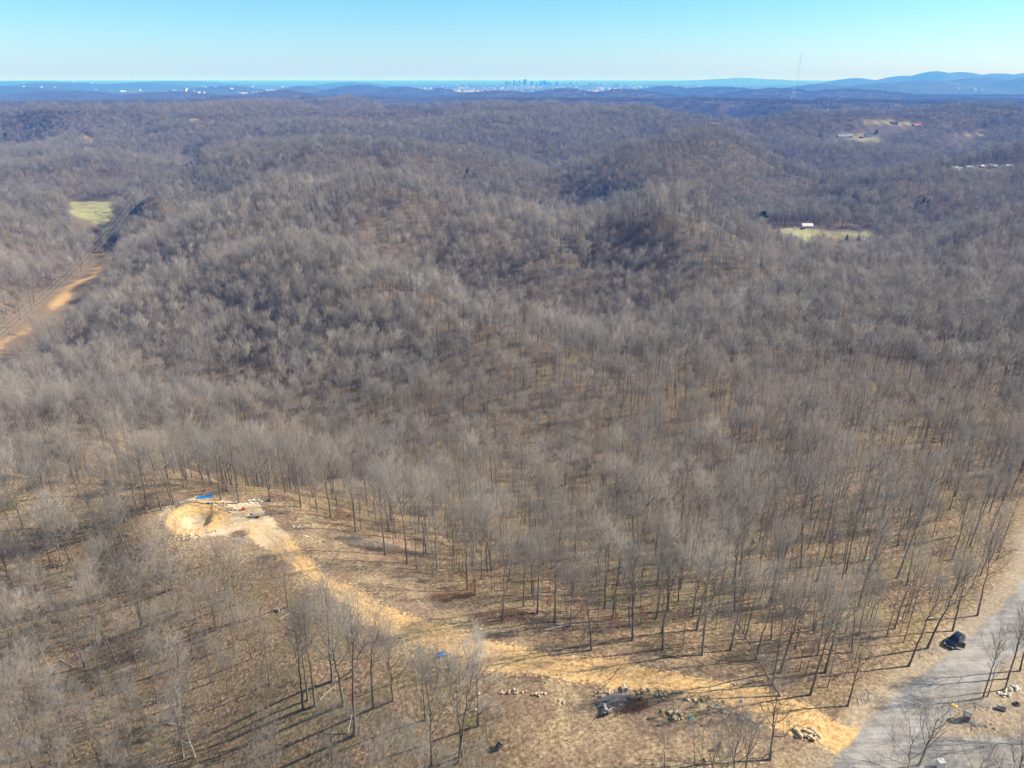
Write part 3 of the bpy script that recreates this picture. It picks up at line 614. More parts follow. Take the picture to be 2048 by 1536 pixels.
sc_ = rng.uniform(.78, 1.10, len(tx)) * (1 - .12 * (fbm(tx / 60, ty_ / 60, 73, 2) > .55)); bl = (tx < -15) & (tr < 210) & (rng.random(len(tx)) < .55); vn[bl] = rng.choice([5, 6, 7, 9, 0], int(bl.sum())); rz_ = rng.uniform(0, 6.28, len(tx)); vn[npole0:] = rng.integers(10, 12, len(tx) - npole0)
sc_ *= np.where(rng.random(len(tx)) < .22, .58, 1)
px_, py_, dep_ = proj(tx, ty_, tz + 8)
inv = (px_ > -30) & (px_ < 2078) & (py_ > -50) & (py_ < 1640)
order = np.argsort(np.where(inv, dep_, 1e9))
n_ind = 288 - len(treeP); ind = order[:n_ind]; isind = np.zeros(len(tx), bool); isind[ind] = True
ZONES = [((0, 350, 0, 1180), 'left of the dirt pad'), ((0, 300, 1180, 1640), 'in the bottom left corner'), ((300, 620, 1100, 1640), 'below the dirt pad'),
         ((620, 1060, 1250, 1640), 'between track and bottom edge'), ((350, 800, 0, 1100), 'behind the dirt pad'), ((800, 1200, 0, 1330), 'above the middle of the track'),
         ((1200, 1500, 0, 1350), 'above the rock piles'), ((1500, 1720, 0, 1450), 'above the track foot'), ((1720, 2100, 0, 1290), 'beside the road bend'),
         ((1720, 1900, 1290, 1420), 'left of the parked car'), ((1900, 2100, 1290, 1640), 'on the right verge'), ((1060, 1720, 1330, 1640), 'around the foot of the dirt track')]
def zone(px, py):
    for (a, b, c, d), t in ZONES:
        if a <= px < b and c <= py < d: return t
    return 'in the near woods'
def tree_thing(x, y, z, v, s, rz, label, group):
    e = empty('bare_tree', (x, y, z), rz, label, 'tree', group); e.scale = (s, s, s); e.rotation_euler = (random.gauss(0, .02), random.gauss(0, .02), rz)
    link('trunk', NEARM[v][0], e); cr = NEARM[v][1]
    if 'pale' in label and 'hollow' in label: cr = cr.copy(); cr.materials[0] = M_paletwig
    link('crown', cr, e); return e
def size_word(h): return 'tall' if h > 21 else ('mid sized' if h > 16 else ('small' if h > 11 else 'stunted'))
specs = []
for x, y, z, v, s, rz, note in treeP:
    a, b, _ = proj(x, y, z); specs.append([x, y, z, v, s, rz, ('bare ' + note).replace('bare bare', 'bare') if note else '%s tree, %s, %s' % (size_word(NEARM[v][2] * s), NEARM[v][3], zone(float(a), float(b))), float(a), note])
for i in ind:
    v = int(vn[i]); a, b, _ = proj(tx[i], ty_[i], tz[i]); specs.append([tx[i], ty_[i], tz[i], v, sc_[i], rz_[i], '%s tree, %s, %s' % (size_word(NEARM[v][2] * sc_[i]), NEARM[v][3], zone(float(a), float(b))), float(a), None])
byl = {}
for q in specs: byl.setdefault(q[6], []).append(q)
ORD = ['leftmost', 'second from left', 'third from left', 'fourth from left', 'fifth from left', 'sixth from left', 'seventh from left', 'eighth from left', 'ninth from left', 'tenth from left']
for l_, g_ in byl.items():
    if len(g_) > 1:
        for k_, q in enumerate(sorted(g_, key=lambda q: q[7])):
            if k_ < 10: q[6] = l_ + ', ' + ('rightmost' if k_ == len(g_) - 1 else ORD[k_])
for x, y, z, v, s, rz, l_, a, note in specs: tree_thing(x, y, z, v, s, rz, l_, None if note else 'bare trees in the near woods')
for px, py, s_, l_ in ((1640, 474, .6, 'bare tree beside the lane right of the barn'), (1662, 480, .75, 'bushy bare tree between the two valley meadows'), (1676, 479, .6, 'second bare tree between the valley meadows'), (1702, 478, .5, 'small bare tree near the valley cedar'), (1548, 476, .5, 'bare tree at the left end of the barn meadow'), (1640, 465, .7, 'bare tree by the road behind the barn'), (1735, 474, .55, 'bare tree at the right end of the valley meadow')):
    q_ = hit(px, py); tree_thing(q_.x, q_.y, q_.z, 5, s_, px, l_, 'bare trees in the valley meadow')
rest = ~isind; vv = vn.copy(); far1 = tr > 330; vv[far1] = 10 + vn[far1] % 8; far2 = tr > 900; vv[far2] = 18 + vn[far2] % 6; po = vn >= 10; vv[po] = 24 + vn[po] - 10; vv[po & (tr > 260)] = 26
s3 = np.stack([sc_, sc_, sc_ * rng.uniform(.92, 1.08, len(sc_))], -1); s3[tr > 900, :2] *= 1.15; s3[tr > 2000, :2] *= 1.25
scatter_stuff('woodland', np.stack([tx, ty_, tz - .2], -1)[rest], vv[rest], rz_[rest], s3[rest], src, 'bare grey brown hardwood forest covering the hills', rng.normal(0, .03, (int(rest.sum()), 2)))
print('TREES', len(tx), 'individual', n_ind + len(treeP), 'max dep', float(dep_[ind].max()))
# far woods: clumps of many crude trees
csrc = bpy.data.collections.new('clump_sources')
def clump(seed, n, size):
    rnd = np.random.default_rng(seed); T = TB()
    for k in range(n):
        x, y = rnd.uniform(-size / 2, size / 2, 2); h = rnd.uniform(14, 23); b = np.array((x, y, -3.)); t = np.array((x + rnd.normal() * 1, y + rnd.normal() * 1, h * .9)); T.limb([b, t], [.28, .1], 3)
        for j in range(22):
            z = h * rnd.uniform(.40, .80); p = np.array((x, y, z)); a = rnd.random() * 6.28; el = rnd.uniform(.1, 1.2); L = h * rnd.uniform(.18, .32)
            T.limb([p, p + np.array((math.cos(a) * math.cos(el), math.sin(a) * math.cos(el), math.sin(el))) * L], [.32, 0], 3)
    return T.mesh('tree_clump', M_clump)
for i in range(5): source(csrc, 'tree_clump_%02d' % i, clump(900 + i, 26, 62))
cx, cy = ring_points(3450, 9500, 54, R(42)); cz = H(cx, cy)
cr = np.hypot(cx, cy); k = ss(.63, .70, fbm(cx / 500, cy / 500, 61, 3)) * ss(6500, 9000, cr) * (1 - ss(-85, -70, cz)) < .4
for px, py, dep, hw, dr in EXTRA:
    ex, ey, _ = depth_pt(px, py, dep); k &= ~((((cx - ex) / (hw / FPX * dep)) ** 4 + ((cy - ey) / dr) ** 4) < 1)
sc = rng.uniform(.85, 1.15, len(cx)); scatter_stuff('far_woodland', np.stack([cx, cy, cz], -1)[k], rng.integers(0, 5, len(cx))[k], rng.integers(0, 4, len(cx))[k] * 1.5708, np.stack([sc, sc, sc], -1)[k], csrc, 'far forest fading into blue haze')
print('CLUMPS', int(k.sum()))
# undergrowth
ssrc = bpy.data.collections.new('shrub_sources')
for i in range(5):
    rnd = np.random.default_rng(50 + i); T = TB()
    for s_ in range(9):
        a = rnd.random() * 6.28; el = rnd.uniform(.8, 1.45); L = rnd.uniform(1.2, 3.2); d = np.array((math.cos(a) * math.cos(el), math.sin(a) * math.cos(el), math.sin(el))); b = np.array((rnd.normal() * .3, rnd.normal() * .3, -.1)); e = b + d * L
        T.limb([b, e], [.022, 0], 3)
        for q in range(9):
            p = b + (e - b) * rnd.uniform(.25, .95); T.limb([p, p + nrm(perp(d, rnd.uniform(.3, 1.0), rnd)) * L * rnd.uniform(.15, .4)], [.011, 0], 3)
    source(ssrc, 'bare_shrub_%02d' % i, T.mesh('bare_shrub', M_twig))
ux, uy = ring_points(30, 420, 3.6); k = rng.random(len(ux)) < np.where(fbm(ux / 18, uy / 18, 81, 3) > .5, .75, .28)
X, Y = ux, uy
k &= (d_line(X, Y, TRKP, TRKW) > 1.2) & (d_poly(X, Y, PADP) > .5) & (d_line(X, Y, ROAD) > 6.5) & (d_poly(X, Y, DRIVE) > .5)
dc = d_poly(X, Y, CLEAR); k &= ~((dc < 0) & (rng.random(len(ux)) < np.where(X > 0, .93, .35)))
ux, uy = ux[k], uy[k]; sc = rng.uniform(.35, 1.15, len(ux)); scatter_stuff('undergrowth', np.stack([ux, uy, H(ux, uy)], -1), rng.integers(0, 5, len(ux)), rng.uniform(0, 6.28, len(ux)), np.stack([sc, sc, sc * rng.uniform(.7, 1.2, len(sc))], -1), ssrc, 'thin bare shrubs and saplings under the trees')
print('SHRUBS', len(ux))

# ------------------------------------------------------------------ small materials
def plain(name, col, rough=.7, metal=0, var=.12, sc=4, coat=0, bump=0):
    m, nt, b = nmat(name); tc = nd(nt, 'ShaderNodeTexCoord'); lo = tuple(c * (1 - var * 1.6) for c in col); hi = tuple(min(1, c * (1 + var)) for c in col)
    n = noise(nt, tc.outputs['Object'], sc, 5, .65); nt.links.new(ramp(nt, n, [(.32, lo), (.68, hi)]), b.inputs['Base Color'])
    b.inputs['Roughness'].default_value = rough; b.inputs['Metallic'].default_value = metal; b.inputs['Coat Weight'].default_value = coat; b.inputs['Coat Roughness'].default_value = .05
    if bump:
        bp = nd(nt, 'ShaderNodeBump'); bp.inputs['Strength'].default_value = bump; bp.inputs['Distance'].default_value = .1; nt.links.new(n, bp.inputs['Height']); nt.links.new(bp.outputs[0], b.inputs['Normal'])
    return m
M_rock = plain('limestone', (.60, .46, .28), .9, var=.35, sc=1.6, bump=.5); M_palerock = plain('pale_rubble', (.62, .52, .37), .9, var=.35, sc=2); M_white_rock = plain('white_stone', (.78, .72, .58), .9, var=.2, sc=2)
M_paint = plain('navy_paint', (.003, .004, .014), .25, .3, coat=1); M_glass = plain('dark_glass', (.012, .015, .016), .05, 0, .1); M_rubber = plain('rubber', (.02, .02, .02), .8)
M_rim = plain('wheel_metal', (.45, .45, .46), .3, .9); M_lamp = plain('lamp_glass', (.75, .76, .78), .1); M_red = plain('red_lens', (.35, .01, .01), .2); M_cabin_shade = plain('cabin_shade', (.03, .028, .026), .9)
M_tarp = plain('blue_tarp', (.02, .22, .58), .45, var=.25, sc=3); M_tealtarp = plain('green_sheet', (.03, .40, .28), .5, var=.2); M_yellow = plain('yellow_sheet', (.80, .50, .06), .6, var=.15)
M_steel = plain('galvanised', (.42, .43, .44), .4, .7); M_grey = plain('grey_paint', (.55, .55, .55), .5); M_black = plain('black_plastic', (.025, .027, .03), .5); M_redp = plain('red_paint', (.50, .03, .02), .4)
M_wood = plain('brown_boards', (.17, .065, .04), .8, var=.3, sc=6); M_post = plain('grey_timber', (.30, .26, .22), .9, var=.3); M_whitep = plain('white_paint', (.80, .79, .76), .5, var=.05)
M_root = plain('root_soil', (.06, .042, .03), 1, var=.4, sc=3); M_brush = bark_mat('red_brown_stems', (.16, .085, .055), (.34, .20, .13)); M_cow = plain('black_hide', (.015, .013, .012), .7)
HAM = .72
ROOFM = {'metal': plain('pale_metal_roof', (.13, .23, .29), .6, 0, .08), 'tan': plain('tan_roof', (.62, .52, .44), .8), 'white': M_whitep, 'grey': plain('grey_shingle', (.36, .36, .37), .9), 'dark': plain('dark_shingle', (.05, .055, .075), .9), 'red': plain('red_roof', (.42, .09, .06), .7)}
WALLM = {'wood': plain('weathered_boards', (.26, .22, .19), .9), 'white': M_whitep, 'grey': M_grey, 'red': M_redp}
M_wallcity = plain('tower_facade', (.22, .24, .26), .5, var=.2, sc=.05); M_wallcity2 = plain('pale_tower_facade', (.60, .60, .58), .6, var=.1, sc=.05)

# ------------------------------------------------------------------ cedars
def gen_cedar(seed, h, w, n):
    rnd = np.random.default_rng(seed); C = TB(); T = TB(); T.limb([np.array((0, 0, -.2)), np.array((0, 0, h * .85))], [h * .018 + .02, .01], 5)
    for i in range(n):
        t = rnd.random() ** .8; a = rnd.random() * 6.28; lob = 1 + .3 * math.sin(3 * a + seed) + .25 * math.sin(7 * t * 3 + a * 2)
        rad = w / 2 * (1 - t) ** .7 * (.35 + .65 * rnd.random() ** .5) * lob * min(1, .45 + t * 6); p = np.array((math.cos(a) * rad, math.sin(a) * rad, h * (.06 + .94 * t)))
        d = nrm(np.array((math.cos(a), math.sin(a), .7)) + rnd.normal(size=3) * .5) * h * .055 * rnd.uniform(.7, 1.5); sd = nrm(np.cross(d, rnd.normal(size=3))) * h * .022 * rnd.uniform(.6, 1.3)
        b = C.n; C.v += [p - sd, p + sd, p + d]; C.f.append((b, b + 1, b + 2)); C.n += 3
    return T.mesh('trunk', M_bark), C.mesh('foliage', M_cedar)
CED = [gen_cedar(1, 10, 5.5, 2600), gen_cedar(2, 8, 5.5, 2200), gen_cedar(3, 12, 6, 3000)]; SAP = gen_cedar(9, 1.0, .65, 500)
def cedar(px, py, h, label, group=None, kind=None, w=1.0):
    p = hit(px, py); m = SAP if kind else CED[(px * 7 + py) % 3]; base = 1.0 if kind else (10, 8, 12)[(px * 7 + py) % 3]
    e = empty('cedar_sapling' if kind else 'cedar_tree', p, px, label, 'tree', group); s_ = h / base; e.scale = (s_ * w, s_ * w, s_); link('trunk', m[0], e); link('foliage', m[1], e)
for px, py, nt_ in ((1416,1402,'at the left end of the long stone line'),(1393,1414,'below the pale boulders'),(1415,1423,'below the stone line'),(1320,1434,'left of the round rock pile'),(1337,1448,'just below the round rock pile'),(1421,1450,'right of the green sheet'),
                    (1438,1499,'beside the small bare trees'),(1406,1528,'nearest the bottom edge'),(1444,1412,'behind the stone line')):
    cedar(px, py, random.uniform(.9, 1.5), 'small green cedar sapling ' + nt_, 'cedar saplings planted near the stones', 1, 1.1)
cedar(1523, 456, 21, 'large lone green tree left of the long barn', w=1.5); cedar(14, 283, 22, 'dark green tree at the far left edge of the hills', w=1.2)
cedar(1693, 481, 7, 'dark cedar at the right edge of the valley hedge'); cedar(1716, 483, 6, 'low green cedar beside the valley hedge', w=1.9); cedar(1706, 287, 10, 'dark conical cedar on the hilltop meadow'); cedar(1752, 268, 11, 'dark cedar clump behind the hilltop meadow', w=1.3)
for px, py in ((1376,398),(1390,400),(1402,408),(1412,402),(1425,412),(1437,408),(1448,417),(1460,411),(1395,415),(1380,392),(1430,398)): cedar(px, py + 8, random.uniform(12, 17), 'dark cedar in the hillside patch left of the barn valley', 'cedars on the dark slope left of the barn', w=1.2)
for px, py in ((1832,414),(1845,410),(1838,420),(1852,416),(1780,425)): cedar(px, py + 6, random.uniform(12, 16), 'dark cedar on the slope right of the barn valley', 'cedars on the slope right of the barn')
for px, py in ((1080,412),(1092,415),(1100,418),(876,360),(935,350),(947,348)): cedar(px, py + 8, random.uniform(11, 15), 'dark cedar at the foot of the middle slope', 'cedars at the foot of the middle slope')
for px, py in ((262,448),(268,441),(272,433),(277,425),(281,418),(286,411),(291,405),(296,399),(302,393),(265,436),(275,418)): cedar(px, py, random.uniform(1.8, 3.2), 'dark bushy cedar along the lower power line strip', 'cedars in the lower power line strip', w=1.3)
for px, py in ((368,341),(374,332),(382,327),(390,320),(397,314),(378,345),(386,338),(395,330),(366,325),(400,322)): cedar(px, py, random.uniform(3, 5), 'dark bushy cedar along the upper power line strip', 'cedars in the upper power line strip', w=1.3)

# ------------------------------------------------------------------ rocks
def rock_mesh(seed, mat):
    rnd = np.random.default_rng(seed); bm = bmesh.new(); bmesh.ops.create_icosphere(bm, subdivisions=2, radius=1)
    planes = [(nrm(rnd.normal(size=3)), rnd.uniform(.55, .85)) for _ in range(9)]
    for v in bm.verts:
        p = np.array(v.co)
        for nn, d in planes:
            q = p @ nn
            if q > d: p = p - nn * (q - d)
        v.co = Vector(p * (1, .8, .62))
    me = bpy.data.meshes.new('rock'); bm.to_mesh(me); bm.free(); me.materials.append(mat); return me
ROCKS = [rock_mesh(i, M_rock) for i in range(6)]; WROCKS = [rock_mesh(20 + i, M_white_rock) for i in range(3)]
def rock(x, y, s, label, group=None, ms=ROCKS, dz=0, name='rock'):
    o = link(name, random.choice(ms)); o.location = (x, y, H1(x, y) + s * .3 + dz); o.rotation_euler = (random.uniform(-.5, .5), random.uniform(-.5, .5), random.random() * 6.28)
    o.scale = (s, s * random.uniform(.8, 1.2), s * random.uniform(.8, 1.1)); tag(o, label, 'rock', group)
def pile(px, py, n, rx, ry, smin, smax, where, ms=ROCKS, ang=0, hgt=.6):
    c = hit(px, py); g = 'stones ' + where
    for i in range(n):
        a = random.random() * 6.28; q = math.sqrt(random.random()); u, v = q * rx * math.cos(a), q * ry * math.sin(a); x = c.x + u * math.cos(ang) - v * math.sin(ang); y = c.y + u * math.sin(ang) + v * math.cos(ang)
        rock(x, y, random.uniform(smin, smax), 'angular tan stone ' + where if ms is ROCKS else 'bright white stone ' + where, g, ms, hgt * (1 - q) * random.random())
pile(1208, 1388, 26, 1.7, 1.0, .16, .42, 'in the heap left of the upper root wad'); pile(1285, 1384, 18, 1.6, .8, .16, .40, 'in the heap right of the upper root wad'); pile(1325, 1392, 16, 1.3, .8, .15, .38, 'at the right end of the middle heap')
pile(1352, 1432, 26, 1.1, 1.2, .18, .45, 'in the round pile above the cedar saplings'); pile(1432, 1412, 10, 1.2, .5, .18, .4, 'at the start of the long stone line', ang=-.4); pile(1475, 1430, 26, 2.6, .7, .18, .46, 'in the long stone line', ang=-.5)
pile(1025, 1384, 22, 2.4, .35, .14, .34, 'in the low stone row left of the clearing', ang=-.12); pile(1077, 1390, 16, 1.2, .45, .14, .34, 'at the right end of the low stone row'); pile(1612, 1468, 34, 2.0, 1.3, .18, .5, 'in the stone ring beside the road', ang=-.3)
pile(2008, 1389, 10, .9, .6, .15, .38, 'in the lower white heap right of the road', WROCKS); pile(2024, 1378, 14, 1.1, .6, .15, .4, 'in the upper white heap right of the road', WROCKS)
for px, py, s_, l in ((1374,1399,.55,'large pale boulder between rock piles'),(1390,1401,.42,'flat tan boulder right of the large pale boulder'),(1407,1402,.38,'rounded boulder left of the first sapling'),(1120,1401,.30,'small white stone in the dry grass trio'),
                      (1127,1407,.40,'flat ochre stone in the dry grass trio'),(1118,1408,.24,'smallest stone in the dry grass trio'),(1092,1366,.22,'single grey stone below the ochre track'),(958,1388,.32,'pale stone behind the slim tree'),(953,1420,.38,'ochre boulder among the trees left of the clearing'),
                      (1137,1451,.18,'lone white stone in the dry grass'),(1470,1370,.3,'grey stone on the track'),(1990,1457,.30,'flat stone beside the driveway edge'),(1972,1452,.34,'long flat stone near the driveway'),(1985,1449,.26,'narrow stone near the driveway')):
    p = hit(px, py); rock(p.x, p.y, s_, l, None, [random.choice(ROCKS)], 0, 'boulder' if s_ > .35 else 'rock')
def rubble(name, label, spots, mat, seed):
    """loose broken stone nobody could count"""
    rnd = np.random.default_rng(seed); me0 = ROCKS[0]; Vs, Fs = [], []; n0 = 0
    base = [np.array([v.co[:] for v in m.vertices]) for m in ROCKS]; fa = [np.array([p.vertices[:] for p in m.polygons]) for m in ROCKS]
    for px, py, n, rx, ry, an, s0, s1, hg in spots:
        c = hit(px, py); th = rnd.random(n) * 6.28; q = np.sqrt(rnd.random(n)); u, v = q * rx * np.cos(th), q * ry * np.sin(th); x = c.x + u * math.cos(an) - v * math.sin(an); y = c.y + u * math.sin(an) + v * math.cos(an); z = H(x, y)
        for i in range(n):
            k = rnd.integers(6); s_ = rnd.uniform(s0, s1); r = rnd.random() * 6.28; B = base[k] * s_; B = np.stack([B[:, 0] * math.cos(r) - B[:, 1] * math.sin(r), B[:, 0] * math.sin(r) + B[:, 1] * math.cos(r), B[:, 2]], -1)
            Vs.append(B + (x[i], y[i], z[i] + s_ * .25 + hg * (1 - q[i]) * rnd.random())); Fs.append(fa[k] + n0); n0 += len(B)
    o = link(name, npmesh(name, np.vstack(Vs), np.vstack(Fs), mat)); o['kind'] = 'stuff'; o['label'] = label
rubble('rubble', 'broken pale stone heaped along the left rim of the pad', [(330, 1035, 60, 1.6, 3.0, -.1, .09, .27, .5), (350, 1015, 110, 2.8, 1.8, .5, .09, .3, .6), (376, 1004, 80, 2.4, 1.2, .4, .09, .28, .5)], M_palerock, 1)
rubble('rubble', 'yellow stone rubble spread right of the pit', [(440, 1012, 90, 3.2, 1.6, -.5, .14, .4, .5), (460, 1020, 50, 2.2, 1.2, -.5, .14, .4, .4)], M_rock, 2)
rubble('rubble', 'white stones scattered at the right rim of the pad', [(510, 1003, 50, 2.3, 1.2, 0, .12, .36, .3), (485, 1008, 18, 1.6, .5, 0, .12, .3, .1)], M_white_rock, 3)
rubble('rubble', 'ochre stones fallen below the pad edge', [(375, 1075, 60, 2.4, 1.2, .2, .14, .45, .3), (392, 1070, 50, 2.0, 1.1, 0, .14, .4, .3), (420, 1062, 40, 2.4, .8, 0, .12, .36, .3), (455, 1050, 10, 2, .6, 0, .12, .3, .1)], M_rock, 4)
rubble('rubble', 'small pale stones on the brown slope right of the pad', [(595, 1055, 16, 1.4, .5, -.2, .12, .3, .1), (612, 1072, 12, 1.2, .4, -.4, .1, .22, 0)], M_white_rock, 5)
rubble('gravel', 'loose stones strewn along the ochre track', [(900, 1290, 60, 9, 3, 0, .05, .14, 0), (1150, 1350, 90, 12, 2, -.1, .05, .15, 0), (1350, 1378, 70, 9, 2, -.1, .05, .15, 0), (1560, 1420, 50, 7, 2, -.3, .05, .14, 0), (720, 1220, 50, 6, 3, 0, .06, .15, 0),
       (1960, 1440, 60, 5, 2, 0, .05, .16, 0), (1420, 1440, 50, 7, 3, 0, .05, .13, 0), (480, 1040, 50, 6, 3, 0, .08, .2, 0)], M_rock, 6)

# ------------------------------------------------------------------ sheets, drums, machine, sign
def crumple(px, py, w, l, hgt, mat, label, cat='tarp', rz=0, name='tarp'):
    rnd = np.random.default_rng(int(px)); n = 15; g = np.linspace(-.5, .5, n); X, Y = np.meshgrid(g, g); X = X + rnd.normal(0, .012, X.shape); Y = Y + rnd.normal(0, .012, Y.shape)
    X, Y = X * (1.0 + .5 * (fbm(X * 2.6 + px, Y * 2.6, 15, 3) - .5)) * (1 - .35 * Y * Y * 4 * .5), Y * (1.0 + .5 * (fbm(X * 2.6, Y * 2.6 + px, 16, 3) - .5)) * (1 - .35 * X * X * 4 * .5); edge = np.clip(1 - np.maximum(abs(X), abs(Y)) * 2, 0, 1); Z = (.15 + edge) * hgt * (.2 + np.abs(fbm(X * 9 + px, Y * 9, 5, 3) - .5) * 5) ; sh = 1 + .25 * (fbm(X * 3, Y * 3 + py, 6, 2) - .5); p = hit(px, py)
    c, s_ = math.cos(rz), math.sin(rz); wx, wy = X * w * sh, Y * l * sh; V_ = np.stack([wx * c - wy * s_, wx * s_ + wy * c, Z], -1).reshape(-1, 3)
    V_[:, 2] += H(V_[:, 0] + p.x, V_[:, 1] + p.y) - p.z + .03; F_ = np.array([(i * n + j, i * n + j + 1, (i + 1) * n + j + 1, (i + 1) * n + j) for i in range(n - 1) for j in range(n - 1)])
    o = link(name, npmesh(name, V_, F_, mat)); o.location = p; so = o.modifiers.new('thickness', 'SOLIDIFY'); so.thickness = .02; tag(o, label, cat)
crumple(410, 994, 4.4, 1.8, .35, M_tarp, 'long crumpled blue tarp on the top rim of the pad', rz=.35); crumple(377, 1003, .9, .5, .2, M_tarp, 'small blue tarp scrap at the left end of the long tarp'); crumple(417, 1007, 1.0, .6, .3, M_tarp, 'small blue bundle below the long tarp')
crumple(539, 1001, .8, .8, .5, M_tarp, 'blue bundle at the foot of a tree right of the pad'); crumple(883, 1309, 1.7, 1.5, .45, M_tarp, 'round crumpled blue tarp on the ochre track'); crumple(1382, 1436, .8, .6, .25, M_tealtarp, 'crumpled green sheet below the stone line', 'sheet')
crumple(1907, 1411, 1.1, .7, .15, M_yellow, 'yellow sheet lying between road and wooden box', 'sheet', -.7); crumple(1484, 1402, .5, .4, .2, M_grey, 'small grey bundle on the foot of the track', 'bundle', name='bundle')
p = hit(997, 1496); e = empty('drum', p, .7, 'black drum lying tilted at the left edge of the dry grass', 'drum'); dm = MB(); dd_ = Matrix.Rotation(.9, 3, 'Y')
dm.tube([dd_ @ Vector((0, 0, z)) + Vector((0, 0, .42)) for z in (-.6, -.58, -.2, -.17, .2, .23, .58, .6)], [.36, .40, .39, .41, .41, .39, .40, .36], 16); dm.build('shell', M_black, e); rm = MB(); rm.tube([dd_ @ Vector((0, 0, z)) + Vector((0, 0, .42)) for z in (.602, .64)], .30, 14); rm.build('lid', M_steel, e)
p = hit(506, 1034); e = empty('utility_cart', p, .3, 'grey and white machine on small black wheels at the right of the pad', 'machine'); b = MB(); b.box((0, 0, .62), (1.3, .8, .35), taper=.85); b.box((.35, 0, .95), (.5, .6, .35)); b.build('body', M_grey, e); b = MB(); b.box((-.35, 0, .93), (.5, .5, .26)); b.tube([(-.6, .2, .9), (-.6, .2, 1.3)], .05, 8); b.build('engine', M_black, e)
def wheel(parent, x, y, z, r, w, sub=True):
    o = MB(); o.tube([(x, y - w / 2, z), (x, y - w / 2 * .7, z), (x, y + w / 2 * .7, z), (x, y + w / 2, z)], [r * .9, r, r, r * .9], 18); t = o.build('wheel', M_rubber, parent)
    if sub:
        k = MB(); k.tube([(x, y - w / 2 - .006, z), (x, y + w / 2 + .006, z)], r * .6, 14); k.build('rim', M_rim, t)
    return t
for x, y in ((.45, .46), (.45, -.46), (-.45, .46), (-.45, -.46)): wheel(e, x, y, .26, .26, .14)
b = MB(); b.tube([(.65, .3, .7), (1.25, .3, .95), (1.25, -.3, .95), (.65, -.3, .7)], .025, 6); b.build('handle', M_steel, e)
p = hit(516, 1036); e = empty('generator', p, -.4, 'small dark framed machine beside the grey cart', 'machine'); b = MB(); b.box((0, 0, .4), (.7, .5, .4)); b.build('body', M_black, e); b = MB()
for sx in (-.42, .42):
    for sy in (-.3, .3): b.tube([(sx, sy, 0), (sx, sy, .8)], .025, 6)
    b.tube([(sx, -.3, .8), (sx, .3, .8)], .025, 6)
for sy in (-.3, .3): b.tube([(-.42, sy, .8), (.42, sy, .8)], .025, 6); b.tube([(-.42, sy, .05), (.42, sy, .05)], .025, 6)
b.build('frame', M_steel, e)
p = hit(487, 1020); e = empty('fuel_can', p, .5, 'red fuel can standing on the pale sand left of the machines', 'can'); b = MB(); b.box((0, 0, .38), (.75, .5, .76), taper=.8); b.build('body', M_redp, e); b = MB(); b.tube([(-.2, 0, .76), (-.2, 0, .88), (.15, 0, .88), (.15, 0, .76)], .03, 6); b.build('handle', M_redp, e); b = MB(); b.tube([(.26, 0, .76), (.42, 0, .95)], [.05, .03], 8); b.build('spout', M_black, e)
p = hit(1931, 1440); e = empty('wooden_box', p, -.55, 'tall brown wooden box with white panel right of the road', 'box'); b = MB()
for x in (-.42, .42):
    for y in (-.32, .32): b.box((x, y, .85), (.1, .1, 1.9))
b.build('frame', M_post, e); b = MB(); b.box((0, -.335, .62), (.80, .05, .92)); b.box((-.445, 0, .62), (.05, .58, .92)); b.box((.445, 0, .62), (.05, .58, .92)); b.box((0, .335, .62), (.8, .05, .92)); b.build('board_panel', M_wood, e)
b = MB(); b.box((0, -.24, 1.50), (.84, .05, .80), M=Matrix.Rotation(-.35, 3, 'X')); b.build('white_panel', M_whitep, e); b = MB(); b.box((0, 0, 1.90), (1.02, .78, .06)); b.build('top_board', M_post, e)
p = hit(2002, 1421); e = empty('trough', p, -.5, 'grey metal trough lying right of the wooden box', 'trough'); b = MB(); b.box((0, 0, .22), (1.2, .05, .36)); b.box((0, .48, .22), (1.2, .05, .36)); b.box((.6, .24, .22), (.05, .43, .36)); b.box((-.6, .24, .22), (.05, .43, .36)); b.box((0, .24, .06), (1.15, .43, .05)); b.build('shell', M_steel, e)
b = MB(); b.tube([(-.66, -.05, .41), (.66, -.05, .41)], .03, 6); b.tube([(-.66, .53, .41), (.66, .53, .41)], .03, 6); b.build('rolled_rim', M_steel, e)
p = hit(2033, 1409); bm = bmesh.new(); 
tm = MB()
for i in range(20):
    a0, a1 = 2 * math.pi * i / 20, 2 * math.pi * (i + 1) / 20
    ring = lambda a: [Vector(((.34 + .13 * math.cos(t)) * math.cos(a), (.34 + .13 * math.cos(t)) * math.sin(a), .14 + .12 * math.sin(t))) for t in (2 * math.pi * j / 8 for j in range(8))]
    A0, A1 = ring(a0), ring(a1); tm.add(A0 + A1, [(j, (j + 1) % 8, 8 + (j + 1) % 8, 8 + j) for j in range(8)])
bm.free(); o = tm.build('old_tyre', M_rubber); o.location = p; tag(o, 'old black tyre lying right of the metal trough', 'tyre')
p = hit(1879, 1534); e = empty('utility_box', p, .1, 'white utility box at the bottom edge beside the driveway', 'box'); b = MB(); b.box((0, 0, .6), (.95, .7, 1.2)); b.build('body', M_whitep, e); b = MB(); b.box((0, 0, 1.25), (1.1, .85, .08), taper=.9); b.build('lid', M_grey, e)

